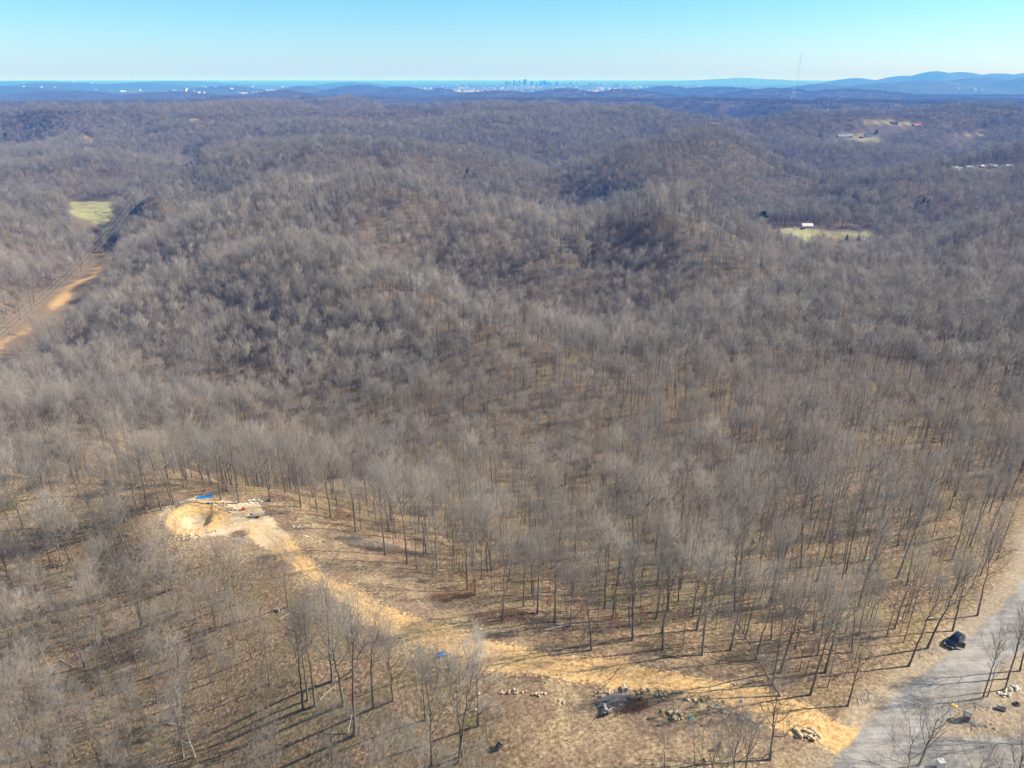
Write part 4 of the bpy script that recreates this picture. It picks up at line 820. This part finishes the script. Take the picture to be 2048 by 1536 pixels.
# ------------------------------------------------------------------ black car and the cars by the cottage
def car_parts(e, paint, open_door=False):
    st = [(2.30, .62, .38, .72, .62, .55, .66), (2.22, .80, .28, .88, .62, .70, .74), (1.9, .86, .24, .92, .72, .80, .88), (1.2, .90, .22, .93, .84, .84, 1.00), (.95, .90, .22, .93, .88, .82, 1.04),
          (.25, .90, .22, .93, .92, .66, 1.56), (-.2, .90, .22, .93, .93, .64, 1.66), (-1.3, .90, .22, .93, .93, .63, 1.66), (-1.85, .90, .24, .92, .93, .62, 1.56), (-2.2, .86, .28, .90, .90, .74, 1.12), (-2.32, .78, .36, .84, .70, .70, .86)]
    b = MB(); V_ = []
    for x, wl, zl, wb, zb, wr, zr in st: V_ += [(x, -wl, zl), (x, -wb, (zl + zb) / 2), (x, -wb * .99, zb), (x, -wr, zr), (x, 0, zr + .03), (x, wr, zr), (x, wb * .99, zb), (x, wb, (zl + zb) / 2), (x, wl, zl), (x, 0, zl - .02)]
    n = len(st); F_ = [(i * 10 + j, i * 10 + (j + 1) % 10, (i + 1) * 10 + (j + 1) % 10, (i + 1) * 10 + j) for i in range(n - 1) for j in range(10)] + [tuple(range(9, -1, -1)), tuple((n - 1) * 10 + j for j in range(10))]
    b.add(V_, F_); body = b.build('body', paint, e, True); bv = body.modifiers.new('soft', 'BEVEL'); bv.width = .03; bv.segments = 2; bv.limit_method = 'ANGLE'
    g = MB(); g.add([(.92, -.74, 1.07), (.92, .74, 1.07), (.30, .60, 1.55), (.30, -.60, 1.55)], [(0, 1, 2, 3)]); g.build('windscreen', M_glass, e)
    for q in ([v for v in g.v],): pass
    g = MB(); g.add([(-2.20, .70, 1.15), (-2.20, -.70, 1.15), (-1.90, -.56, 1.56), (-1.90, .56, 1.56)], [(0, 1, 2, 3)]); g.build('rear_window', M_glass, e)
    for sy in (-1, 1):
        g = MB(); g.add([(.70, sy * .875, 1.06), (-.35, sy * .845, 1.06), (-.35, sy * .70, 1.55), (.22, sy * .70, 1.52)], [(0, 1, 2, 3)]); g.add([(-.45, sy * .845, 1.06), (-1.75, sy * .85, 1.06), (-1.6, sy * .70, 1.52), (-.45, sy * .70, 1.55)], [(0, 1, 2, 3)]); g.build('side_window', M_glass, e)
        l = MB(); l.box((2.22, sy * .64, .66), (.14, .34, .14), M=Matrix.Rotation(-.25 * sy, 3, 'Z')); l.build('headlight', M_lamp, e)
        l = MB(); l.box((-2.27, sy * .68, .92), (.10, .24, .20)); l.build('taillight', M_red, e)
        mi = MB(); mi.box((.62, sy * 1.0, 1.06), (.14, .2, .13)); mi.build('mirror', paint, e)
        for x in (1.42, -1.42): wheel(e, x, sy * .83, .36, .36, .24)
    gr = MB(); gr.box((2.29, 0, .58), (.06, .8, .20)); gr.build('grille', M_steel if open_door else M_black, e)
    if open_door:
        d = MB(); m = Matrix.Rotation(R(-58), 3, 'Z'); hinge = Vector((.78, .93, 0))
        def dp(x, y, z): return hinge + m @ Vector((x, y, 0)) + Vector((0, 0, z))
        v = [dp(0, 0, .32), dp(-1.08, 0, .32), dp(-1.08, 0, .95), dp(0, 0, .90), dp(0, .07, .32), dp(-1.08, .07, .32), dp(-1.08, .07, .95), dp(0, .07, .90)]; v = v
        d.add(v, [(0, 1, 2, 3), (7, 6, 5, 4), (0, 4, 5, 1), (1, 5, 6, 2), (2, 6, 7, 3), (3, 7, 4, 0)])
        d.tube([dp(0, .03, .92), dp(-.45, .0, 1.48), dp(-1.06, -.02, 1.5), dp(-1.08, .03, .95)], .028, 6); do = d.build('door', paint, e)
        w_ = MB(); w_.add([dp(-.08, .03, .93), dp(-1.04, .03, .95), dp(-1.03, .0, 1.47), dp(-.47, .0, 1.46)], [(0, 1, 2, 3)]); w_.build('door_window', M_glass, do)
        i_ = MB(); i_.add([(.72, .945, .36), (-.32, .945, .36), (-.32, .945, .98), (.72, .945, .94)], [(0, 1, 2, 3)]); i_.add([(.70, .90, 1.0), (-.33, .88, 1.0), (-.33, .72, 1.54), (.24, .72, 1.50)], [(0, 1, 2, 3)]); i_.build('cabin_shade_patch', M_cabin_shade, e)  # dark sheets on the closed body stand in for the shaded door opening
p0, p1 = hit(1889, 1302), hit(1926, 1273); pc = (p0 + p1) / 2; ang = math.atan2(p0.y - p1.y, p0.x - p1.x)
e = empty('parked_car', (pc.x, pc.y, H1(pc.x, pc.y) + .02), ang, 'dark navy car with an open driver door parked on the left road shoulder', 'car'); e.scale = (.93, .93, .93); car_parts(e, M_paint, True); print('CAR', pc, (p0 - p1).length, math.degrees(ang))
M_cw = plain('white_car_paint', (.75, .75, .75), .3, coat=1); M_cr = plain('dark_red_car_paint', (.22, .02, .02), .3, coat=1)
for px, py, m_, l, rz in ((1591, 458, M_cw, 'white car parked left of the valley cottage', .3), (1603, 459, M_paint, 'dark car parked in front of the valley cottage', 2.8), (1608, 458, M_cr, 'dark red car beside the dark car at the cottage', .2)):
    p = hit(px, py); e = empty('parked_car', p, rz, l, 'car', 'cars at the valley cottage'); car_parts(e, m_)

# ------------------------------------------------------------------ houses
for (px, py, w, dp_, hw, rc, wc, rz, lab_), (hx, hy) in zip(HOUSES, HXY):
    z = min(H1(hx + a, hy + b) for a in (-w / 3, w / 3) for b in (-dp_ / 3, dp_ / 3)) - .2; barn = 'barn' in lab_; w, dp_, hw = (w * .7, dp_ * .7, hw * .8) if 'hamlet' in lab_ else (w, dp_, hw); e = empty('barn' if barn else ('shed' if 'shed' in lab_ else 'house'), (hx, hy, z), rz, lab_, 'building'); rr_ = dp_ * (.24 if barn else .32)
    b = MB(); b.box((0, 0, hw / 2 + .3), (w, dp_, hw + .6)); b.add([(-w / 2 + .01, -dp_ / 2, hw + .6), (-w / 2 + .01, dp_ / 2, hw + .6), (-w / 2 + .01, 0, hw + .6 + rr_), (w / 2 - .01, -dp_ / 2, hw + .6), (w / 2 - .01, dp_ / 2, hw + .6), (w / 2 - .01, 0, hw + .6 + rr_)], [(0, 2, 1), (3, 4, 5)]); b.build('wall', WALLM[wc], e)
    b = MB(); ov = .5; zt = hw + .6; sl = rr_ / (dp_ / 2)
    for sy in (-1, 1):
        b.add([(-w / 2 - ov, sy * (dp_ / 2 + ov), zt - sl * ov), (w / 2 + ov, sy * (dp_ / 2 + ov), zt - sl * ov), (w / 2 + ov, 0, zt + rr_), (-w / 2 - ov, 0, zt + rr_), (-w / 2 - ov, sy * (dp_ / 2 + ov), zt - sl * ov + .15), (w / 2 + ov, sy * (dp_ / 2 + ov), zt - sl * ov + .15), (w / 2 + ov, 0, zt + rr_ + .15), (-w / 2 - ov, 0, zt + rr_ + .15)],
              [(0, 1, 2, 3), (7, 6, 5, 4), (0, 4, 5, 1), (1, 5, 6, 2), (3, 7, 4, 0)])
    b.build('roof', ROOFM[rc], e)
    b = MB(); b.box((0, -dp_ / 2 - .03, 1.3), (1.1 if not barn else 3, .08, 2.1)); b.build('door', M_black if barn else M_wood, e)
    for fx in (-.33, -.16, .2, .36):
        b = MB(); b.box((fx * w, -dp_ / 2 - .03, hw * .62), (1.1, .06, 1.0)); b.build('window', M_glass, e)
    if not barn and 'shed' not in lab_:
        b = MB(); b.box((w * .25, dp_ * .1, zt + rr_ + .3), (.8, .8, 1.6)); b.build('chimney', M_wood, e)

# ------------------------------------------------------------------ cows, skin over a skeleton
sk = [((.95, 0, 1.02), .30), ((.3, 0, 1.05), .40), ((-.35, 0, 1.06), .42), ((-.95, 0, 1.10), .30), ((1.35, 0, 1.0), .20), ((1.62, 0, .72), .13), ((1.85, 0, .50), .09), ((.85, .2, .65), .12), ((.88, .2, .35), .07), ((.86, .2, .03), .06), ((.85, -.2, .65), .12), ((.88, -.2, .35), .07), ((.86, -.2, .03), .06),
      ((-.95, .2, .75), .16), ((-1.08, .2, .42), .07), ((-1.0, .2, .03), .06), ((-.95, -.2, .75), .16), ((-1.08, -.2, .42), .07), ((-1.0, -.2, .03), .06), ((-1.25, 0, 1.0), .05), ((-1.30, 0, .5), .03), ((1.48, .16, .98), .04), ((1.48, -.16, .98), .04)]
ed = [(0, 1), (1, 2), (2, 3), (0, 4), (4, 5), (5, 6), (0, 7), (7, 8), (8, 9), (0, 10), (10, 11), (11, 12), (3, 13), (13, 14), (14, 15), (3, 16), (16, 17), (17, 18), (3, 19), (19, 20), (4, 21), (4, 22)]
cm = bpy.data.meshes.new('cow'); cm.from_pydata([a for a, b in sk], ed, []); cm.materials.append(M_cow)
for i, (px, py, l) in enumerate(((192, 425, 'black cow grazing alone left in the green pasture'), (207, 426, 'black cow at left of the three close together'), (211, 427, 'middle black cow of the three close together'), (214, 425, 'black cow at right of the three close together'), (216, 436, 'black cow nearest the right hedge of the pasture'))):
    o = link('cow', cm if i == 0 else cm.copy()); p = hit(px, py); o.location = p; o.rotation_euler = (0, 0, random.random() * 6.28); tag(o, l, 'cow', 'cows in the green pasture'); m_ = o.modifiers.new('skin', 'SKIN')
    if not o.data.skin_vertices: 
        bm = bmesh.new(); bm.from_mesh(o.data); bm.verts.layers.skin.verify(); bm.to_mesh(o.data); bm.free()
    for k, (a, r_) in enumerate(sk): o.data.skin_vertices[0].data[k].radius = (r_, r_)
    o.data.skin_vertices[0].data[2].use_root = True; sb = o.modifiers.new('smooth', 'SUBSURF'); sb.levels = sb.render_levels = 1

# ------------------------------------------------------------------ power line, masts
def hframe(x, y, z, h, rz, label):
    e = empty('power_pole', (x, y, z), rz, label, 'power pole', 'wooden power poles'); w = 2.3
    for s_ in (-1, 1): b = MB(); b.tube([(s_ * w, 0, -1), (s_ * w, 0, h)], [.26, .17], 8); b.build('pole', M_post, e)
    b = MB(); b.box((0, 0, h - 1.2), (w * 2 + 5.2, .28, .34)); b.build('crossarm', M_post, e); b = MB(); b.tube([(-w, 0, h - 2), (w, 0, h - 7)], .1, 6); b.tube([(w, .22, h - 2), (-w, .22, h - 7)], .1, 6); b.build('cross_brace', M_post, e)
    for s_ in (-1, 0, 1): b = MB(); b.tube([(s_ * 4.6, 0, h - 1.4), (s_ * 4.6, 0, h - 2.6)], .12, 8); b.build('insulator', M_steel, e)
    return e
pa, pb, pcc = hit(22, 702), hit(290, 404), hit(384, 312); pd = pa + (pa - pb) * .45; pd.z = H1(pd.x, pd.y)
dl = math.atan2(pb.y - pa.y, pb.x - pa.x) - math.pi / 2; HP = [(pd, 19), (pa, 19), (pb, 21), (pcc, 20)]
for (q, h_), l in zip(HP[1:], ('pale H shaped power pole at the left edge beside the creek strip', 'H shaped power pole on the ridge above the green pasture', 'H shaped power pole on top of the far cleared strip')): hframe(q.x, q.y, H1(q.x, q.y), h_, dl, l)
for i in range(3):
    (q0, h0), (q1, h1) = HP[i], HP[i + 1]
    for s_, wd in ((-1, 'left'), (0, 'middle'), (1, 'right')):
        ox, oy = math.cos(dl) * 4.6 * s_, math.sin(dl) * 4.6 * s_; a = Vector((q0.x + ox, q0.y + oy, H1(q0.x, q0.y) + h0 - 2.6)); b_ = Vector((q1.x + ox, q1.y + oy, H1(q1.x, q1.y) + h1 - 2.6)); sag = (a - b_).length * .022
        w_ = MB(); w_.tube([a + (b_ - a) * t - Vector((0, 0, 4 * sag * t * (1 - t))) for t in (k / 24 for k in range(25))], .02, 4); o = w_.build('power_line', M_whitep); tag(o, '%s sagging wire %s' % (wd, ('running off the left edge from the nearest pole', 'rising from the valley to the ridge pole', 'between the ridge pole and the far cleared strip')[i]), 'power line', 'power lines over the creek valley')
def mast(px, ptop, depth, label, w):
    x, y, _ = depth_pt(px, 180, depth); z = H1(x, y); rt = ray(px, ptop); top = CAM_Z + rt[2] / math.hypot(rt[0], rt[1]) * math.hypot(x, y); h = top - z; e = empty('radio_mast', (x, y, z), 0, label, 'radio mast'); b = MB(); n = int(h / 12)
    L3 = [Vector((w * math.cos(t), w * math.sin(t), 0)) for t in (0, 2.094, 4.188)]
    for q in L3: b.tube([q, q + Vector((0, 0, h))], w * .16, 4)
    for i in range(n):
        for k in range(3): b.tube([L3[k] + Vector((0, 0, h * i / n)), L3[(k + 1) % 3] + Vector((0, 0, h * (i + 1) / n))], w * .1, 3)
    b.build('lattice', M_steel, e); b = MB()
    for k in range(3):
        for f in (.35, .65, .95):
            g = Vector((math.cos(2.094 * k) * h * .55, math.sin(2.094 * k) * h * .55, 0)); b.tube([Vector((0, 0, h * f)), g], .12, 3)
    b.build('guy_wire', M_steel, e)
mast(1592, 106, 4650, 'very tall guyed radio mast crossing the horizon right of centre', 1.3); mast(1213, 126, 8500, 'faint distant radio mast right of the city towers', 1.6)

# ------------------------------------------------------------------ city on the horizon
CD = 18000
def tower_xy(px): return (px - 1024) / FPX * CD, CD / CP
base_z = H1(*tower_xy(1090))
def city(px, pt, wpx, pale, top, label):
    w = wpx / FPX * CD; x, y = tower_xy(px); y += random.uniform(-300, 500); z = H1(x, y); rt = ray(px, pt + 1.7); h = CAM_Z + rt[2] / math.hypot(rt[0], rt[1]) * math.hypot(x, y) - z; mt = M_wallcity2 if pale else M_wallcity
    e = empty('office_tower' if h > 70 else 'city_block', (x, y, z), random.uniform(-.3, .3), label, 'building'); b = MB(); b.box((0, 0, h * .42), (w, w * .8, h * .84)); b.build('shaft', mt, e)
    c = MB()
    if top == 'spire': c.box((0, 0, h * .87), (w * .7, w * .55, h * .06)); c.tube([(0, 0, h * .9), (0, 0, h * 1.08)], [w * .12, w * .02], 6)
    elif top == 'twin': c.box((0, 0, h * .90), (w * .8, w * .7, h * .12)); c.box((-w * .3, 0, h), (w * .14, w * .14, h * .1)); c.box((w * .3, 0, h), (w * .14, w * .14, h * .1))
    else: c.box((0, 0, h * .89), (w * .86, w * .7, h * .10)); c.box((w * .15, 0, h * .96), (w * .35, w * .3, h * .06))
    c.build('top_storey', mt, e)
    c = MB()
    for i in range(1, 9): c.box((0, -w * .4 - .6, h * .84 * i / 9), (w * .92, 1.0, h * .035))
    c.build('window', M_glass, e)
for px, pt, w, pale, top, l in ((1012,161,4,0,'','blue grey tower at the left end of the skyline'),(1018,160.5,6,1,'','wide pale tower at the left of the skyline'),(1028,157,2.6,0,'spire','slender dark tower with a spire'),(1035,161,5,1,'','pale block right of the slender spire tower'),
    (1039,158.8,2.6,0,'','narrow tower left of the tallest tower'),(1044,163,3,0,'','low dark block before the tallest tower'),(1051,156.5,6.5,0,'twin','widest and tallest tower with twin peaks'),(1065,161,6,0,'','broad dark tower right of the tallest'),(1073,163,4,1,'','low pale block between two dark towers'),
    (1081,160.5,5,0,'','dark tower in the middle right of the skyline'),(1090,159,6.5,0,'','broad flat topped tower right of centre'),(1099,163,8,0,'','long low dark block'),(1113,163,6,0,'','low block halfway to the mast'),(1130,165,4,1,'','small pale block on the skyline'),(1140,163.5,5,0,'','dark slab left of the thin tower'),
    (1153,162.5,1.6,0,'spire','very thin tower near the faint mast'),(1161,166,3,1,'','small low pale block near the faint mast'),(1185,163.6,4.5,0,'','left one of the blocks beneath the mast'),(1191,163.2,3.5,0,'','dark block just left of the mast'),(1196,163,2,1,'','thin pale block just left of the mast'),
    (1203,165,5,1,'','wide pale block under the mast'),(1223,164,2.5,1,'','small pale tower just right of the mast'),(1236,165,7,1,'','long pale block right of the mast'),(1246,164.6,2.5,1,'','last pale tower at the right of the skyline')): city(px, pt, w, pale, top, l)
# suburbs: pale roofs nobody could count
def suburb(name, label, spots, seed):
    rnd = np.random.default_rng(seed); b = MB()
    for px0, px1, d0, d1, n, smax in spots:
        for i in range(n):
            px, d = rnd.uniform(px0, px1), rnd.uniform(d0, d1); x, y = (px - 1024) / FPX * d, d; w, l, h = rnd.uniform(18, smax), rnd.uniform(15, smax * .6), rnd.uniform(6, 16); b.box((x, y, H1(x, y) + h / 2 + 16), (w, l, h + 4), rz=rnd.random() * 3)
    o = b.build(name, ROOFM['tan']); o['kind'] = 'stuff'; o['label'] = label
suburb('suburb', 'pale roofs of the suburbs around the distant city', [(820, 1330, 10500, 19000, 320, 70), (880, 960, 9000, 12000, 45, 150), (1330, 1560, 12000, 19000, 60, 60)], 1)
suburb('suburb', 'pale roofs scattered between the far left hills', [(380, 800, 9500, 14000, 45, 50), (520, 590, 8800, 9300, 14, 150), (410, 460, 6600, 7200, 12, 28), (0, 380, 9000, 14000, 14, 45), (1840, 1900, 9000, 9600, 8, 40)], 2)

# ------------------------------------------------------------------ brush, roots, logs, leaning and dead trees
def brush(px, py, rx, ry, hgt, n, mat, label, name='brush_pile', cat='brush pile'):
    p = hit(px, py); rnd = np.random.default_rng(int(px + py)); T = TB()
    for i in range(n):
        a = rnd.random() * 6.28; q = math.sqrt(rnd.random()); x, y = q * rx * math.cos(a), q * ry * math.sin(a); L = rnd.uniform(.8, 3.2); z = (1 - q) * hgt * rnd.random() + .08; th = rnd.normal(0, .8); c = np.array((x, y, z + H1(p.x + x, p.y + y) - p.z)); d = np.array((math.cos(th), math.sin(th), rnd.normal() * .22)) * L / 2
        T.limb([c - d, c + rnd.normal(size=3) * .06 * L, c + d], [rnd.uniform(.015, .05), .02, 0], 3)
        for k in range(3): e_ = c + d * rnd.uniform(-.2, .8); T.limb([e_, e_ + nrm(rnd.normal(size=3) + d) * L * .3], [.012, 0], 3)
    o = link(name, T.mesh(name, mat)); o.location = p; tag(o, label, cat)
brush(752, 1092, 8, 3.4, 1.5, 620, M_twig, 'wide grey brush pile on the slope right of the pad'); brush(700, 1078, 4, 1.8, .8, 200, M_twig, 'smaller grey brush pile left of the wide one'); brush(1235, 1405, 3.0, 1.6, 1.0, 420, M_pale, 'tangled pale branch heap behind the lower root wad')
brush(1265, 1412, 2.6, 1.6, .9, 260, M_brush, 'brown brush heap right of the pale branches'); brush(1000, 1235, 6, 3, 1.0, 300, M_brush, 'dark brown brush bank at the wood edge'); brush(905, 1195, 5, 2.5, .8, 220, M_brush, 'brown brush row above the middle track'); brush(480, 1068, 2.2, 1.5, .7, 120, M_brush, 'dark twig heap at the pad entrance')
brush(478, 1082, 2.2, .9, .4, 60, M_pale, 'pale broken branches below the dark twig heap'); brush(1860, 1303, 2.6, 1.0, .15, 26, M_pale, 'pale broken sticks scattered left of the parked car'); brush(1740, 1395, 3.0, 1.2, .2, 50, M_pale, 'pale twigs littering the road bank'); brush(1955, 1410, 2.5, .8, .3, 60, M_pale, 'grey branch litter above the wooden box'); brush(1948, 1448, 1.6, .6, .3, 60, M_pale, 'pale brush heap at the driveway edge'); brush(300, 1095, 5, 3, .8, 160, M_pale, 'fallen pale branches below the left of the pad')
def root_wad(px, py, s_, label):
    p = hit(px, py); e = empty('root_wad', p, .4, label, 'tree stump'); rnd = np.random.default_rng(int(px)); k = link('root_plate', rock_mesh(int(px), M_root), e); k.scale = (.9 * s_, .45 * s_, .9 * s_); k.location = (0, 0, .55 * s_); T = TB()
    for i in range(26):
        d = nrm(np.array((rnd.normal(), -.25 + rnd.normal() * .3, rnd.normal() * .8 + .3))); L = rnd.uniform(.6, 1.3) * s_; c = np.array((0, 0, .6 * s_)); T.limb([c, c + d * L * .6, c + d * L + rnd.normal(size=3) * .15], [.09 * s_, .05 * s_, 0], 4)
    link('roots', T.mesh('roots', M_pale), e); b = MB(); b.tube([(.1, .2, .6 * s_), (.5, 1.6 * s_, .35 * s_)], [.24 * s_, .2 * s_], 9); b.build('log', M_pale, e)
root_wad(1213, 1430, 1.05, 'dark overturned root wad below the pale branch heap'); root_wad(1250, 1384, .8, 'smaller upturned stump between two rock heaps')
def log(x0, y0, x1, y1, r_, label, group=None, mat=M_pale, lift=0):
    a, b_ = hit(x0, y0), hit(x1, y1); a.z = H1(a.x, a.y) + r_ + .05; b_.z = H1(b_.x, b_.y) + r_ + .05 + lift; T = TB(); A, B = np.array(a), np.array(b_); m_ = (A + B) / 2 + np.array((0, 0, .15)); T.limb([A, m_, B], [r_, r_ * .8, r_ * .4], 6)
    for k in range(4): q = A + (B - A) * random.uniform(.4, .95); T.limb([q, q + np.array((random.gauss(0, .8), random.gauss(0, .8), random.uniform(.2, .9)))], [r_ * .3, 0], 3)
    o = link('fallen_log', T.mesh('fallen_log', mat)); tag(o, label, 'log', group)
for q in ((696, 1466, 712, 1430, .09, 'thin pale pole leaning in the woods left of the track', None, M_pale, 2.5), (330, 1125, 395, 1098, .12, 'pale log below the left end of the pad'), (805, 1162, 835, 1158, .10, 'pale log on the brown slope right of the pad'), (836, 1157, 858, 1166, .08, 'second pale log on the brown slope'),
          (480, 1128, 500, 1112, .08, 'short pale log below the pad entrance'), (560, 1240, 590, 1222, .10, 'pale fallen trunk left of the track bend'), (90, 1190, 150, 1178, .13, 'grey fallen trunk in the left woods'), (330, 1448, 365, 1452, .14, 'bleached fallen limb in the bottom left woods'), (120, 1320, 150, 1335, .12, 'pale fallen limb at the lower left'),
          (1090, 1262, 1150, 1250, .12, 'grey trunk lying at the wood edge'), (1870, 1290, 1880, 1282, .06, 'short pale stick at the nose of the car'), (1913, 1268, 1921, 1258, .05, 'pale stick behind the parked car'), (1325, 1312, 1365, 1318, .10, 'dark log lying under the edge trees', None, M_bark), (640, 1400, 672, 1372, .10, 'pale log between slim trunks left of the track')): log(*q)
for i in range(22):
    px, py = random.uniform(60, 1900), random.uniform(860, 1240)
    if d_poly(*[np.array([c]) for c in tuple(hit(px, py))[:2]], CLEAR)[0] < 3: continue
    log(px, py, px + random.uniform(-28, 28), py + random.uniform(-10, 10), random.uniform(.12, .2), 'grey fallen trunk lying in the woods', 'fallen trunks in the woods')
e = tree_thing(LEAN.x, LEAN.y, LEAN.z, 3, .88, 1.0, 'pale tree leaning far to the left over the track end', None); e.rotation_euler = (R(-12), R(-34), 0); e.name = 'leaning_tree'
T, C = gen_tree(777, 17, 'forked', (7, 2, 2, 1), .02); e = empty('dead_tree', SNAG, 1, 'bleached dead tree with crooked broken limbs in the bottom left woods', 'tree'); link('trunk', T.mesh('trunk', M_pale), e); link('limb', C.mesh('limb', M_pale), e)
# beech saplings that keep their copper leaves
def copper(px, py, h, label, group='copper leaved saplings at the wood edge'):
    p = hit(px, py); e = empty('beech_sapling', p, 0, label, 'tree', group); rnd = np.random.default_rng(int(px)); T, C = TB(), TB(); T.limb([np.array((0, 0, -.1)), np.array((.1, 0, h))], [.05, .01], 5)
    for i in range(26):
        z = rnd.uniform(.15, .95) * h; a = rnd.random() * 6.28; L = (h - z) * .45 + .5; q = np.array((0, 0, z)); t_ = q + np.array((math.cos(a) * L, math.sin(a) * L, .3 * L)); T.limb([q, t_], [.018, 0], 3)
        for j in range(26): c = q + (t_ - q) * rnd.uniform(.25, 1) + rnd.normal(size=3) * .15; d = nrm(rnd.normal(size=3)) * .13; s2 = nrm(np.cross(d, rnd.normal(size=3))) * .07; b0 = C.n; C.v += [c - s2, c + s2, c + d]; C.f.append((b0, b0 + 1, b0 + 2)); C.n += 3
    link('trunk', T.mesh('trunk', M_bark), e); link('foliage', C.mesh('foliage', M_copper), e)
for px, py, h, l in ((795, 1128, 7, 'copper leaved sapling at the right end of the wide brush pile'), (932, 1175, 5, 'copper leaved sapling above the middle of the track'), (948, 1190, 4, 'shorter copper leaved sapling right of its neighbour'), (1228, 1262, 4.5, 'rust coloured sapling under the edge trees'), (1280, 1250, 4, 'rust coloured sapling left of the leaning tree'),
                     (680, 1040, 4.5, 'rust coloured sapling behind the brown slope'), (700, 1050, 3.5, 'small rust coloured sapling beside the brown slope'), (1100, 1225, 4, 'rust coloured sapling in the middle wood edge'), (1160, 1235, 3.5, 'small rust coloured sapling in the middle wood edge')): copper(px, py, h, l)
# red brown brush along the clearing
bsrc = bpy.data.collections.new('brush_sources')
for i in range(4):
    rnd = np.random.default_rng(150 + i); T = TB()
    for s_ in range(26):
        a = rnd.random() * 6.28; el = rnd.uniform(.3, 1.4); L = rnd.uniform(.4, 1.1); b = np.array((rnd.normal() * .4, rnd.normal() * .4, -.05)); T.limb([b, b + np.array((math.cos(a) * math.cos(el), math.sin(a) * math.cos(el), math.sin(el))) * L], [.014, 0], 3)
    source(bsrc, 'bramble_%02d' % i, T.mesh('bramble', M_brush))
bx_, by_ = ring_points(60, 260, 1.15); dc = d_poly(bx_, by_, CLEAR); k = (dc < 5) & (d_line(bx_, by_, TRKP, TRKW) > .6) & (d_poly(bx_, by_, PADP) > .5) & (d_line(bx_, by_, ROAD) > 7)
k &= (fbm(bx_ / 9, by_ / 9, 91, 3) > np.where((bx_ < 8) | (dc > -5), .47, .66)); bx_, by_ = bx_[k], by_[k]; sc = rng.uniform(.4, 1.0, len(bx_))
scatter_stuff('brambles', np.stack([bx_, by_, H(bx_, by_)], -1), rng.integers(0, 4, len(bx_)), rng.uniform(0, 6.28, len(bx_)), np.stack([sc, sc, sc * .8], -1), bsrc, 'low red brown brambles along the cleared slope'); print('BRAMBLES', len(bx_))
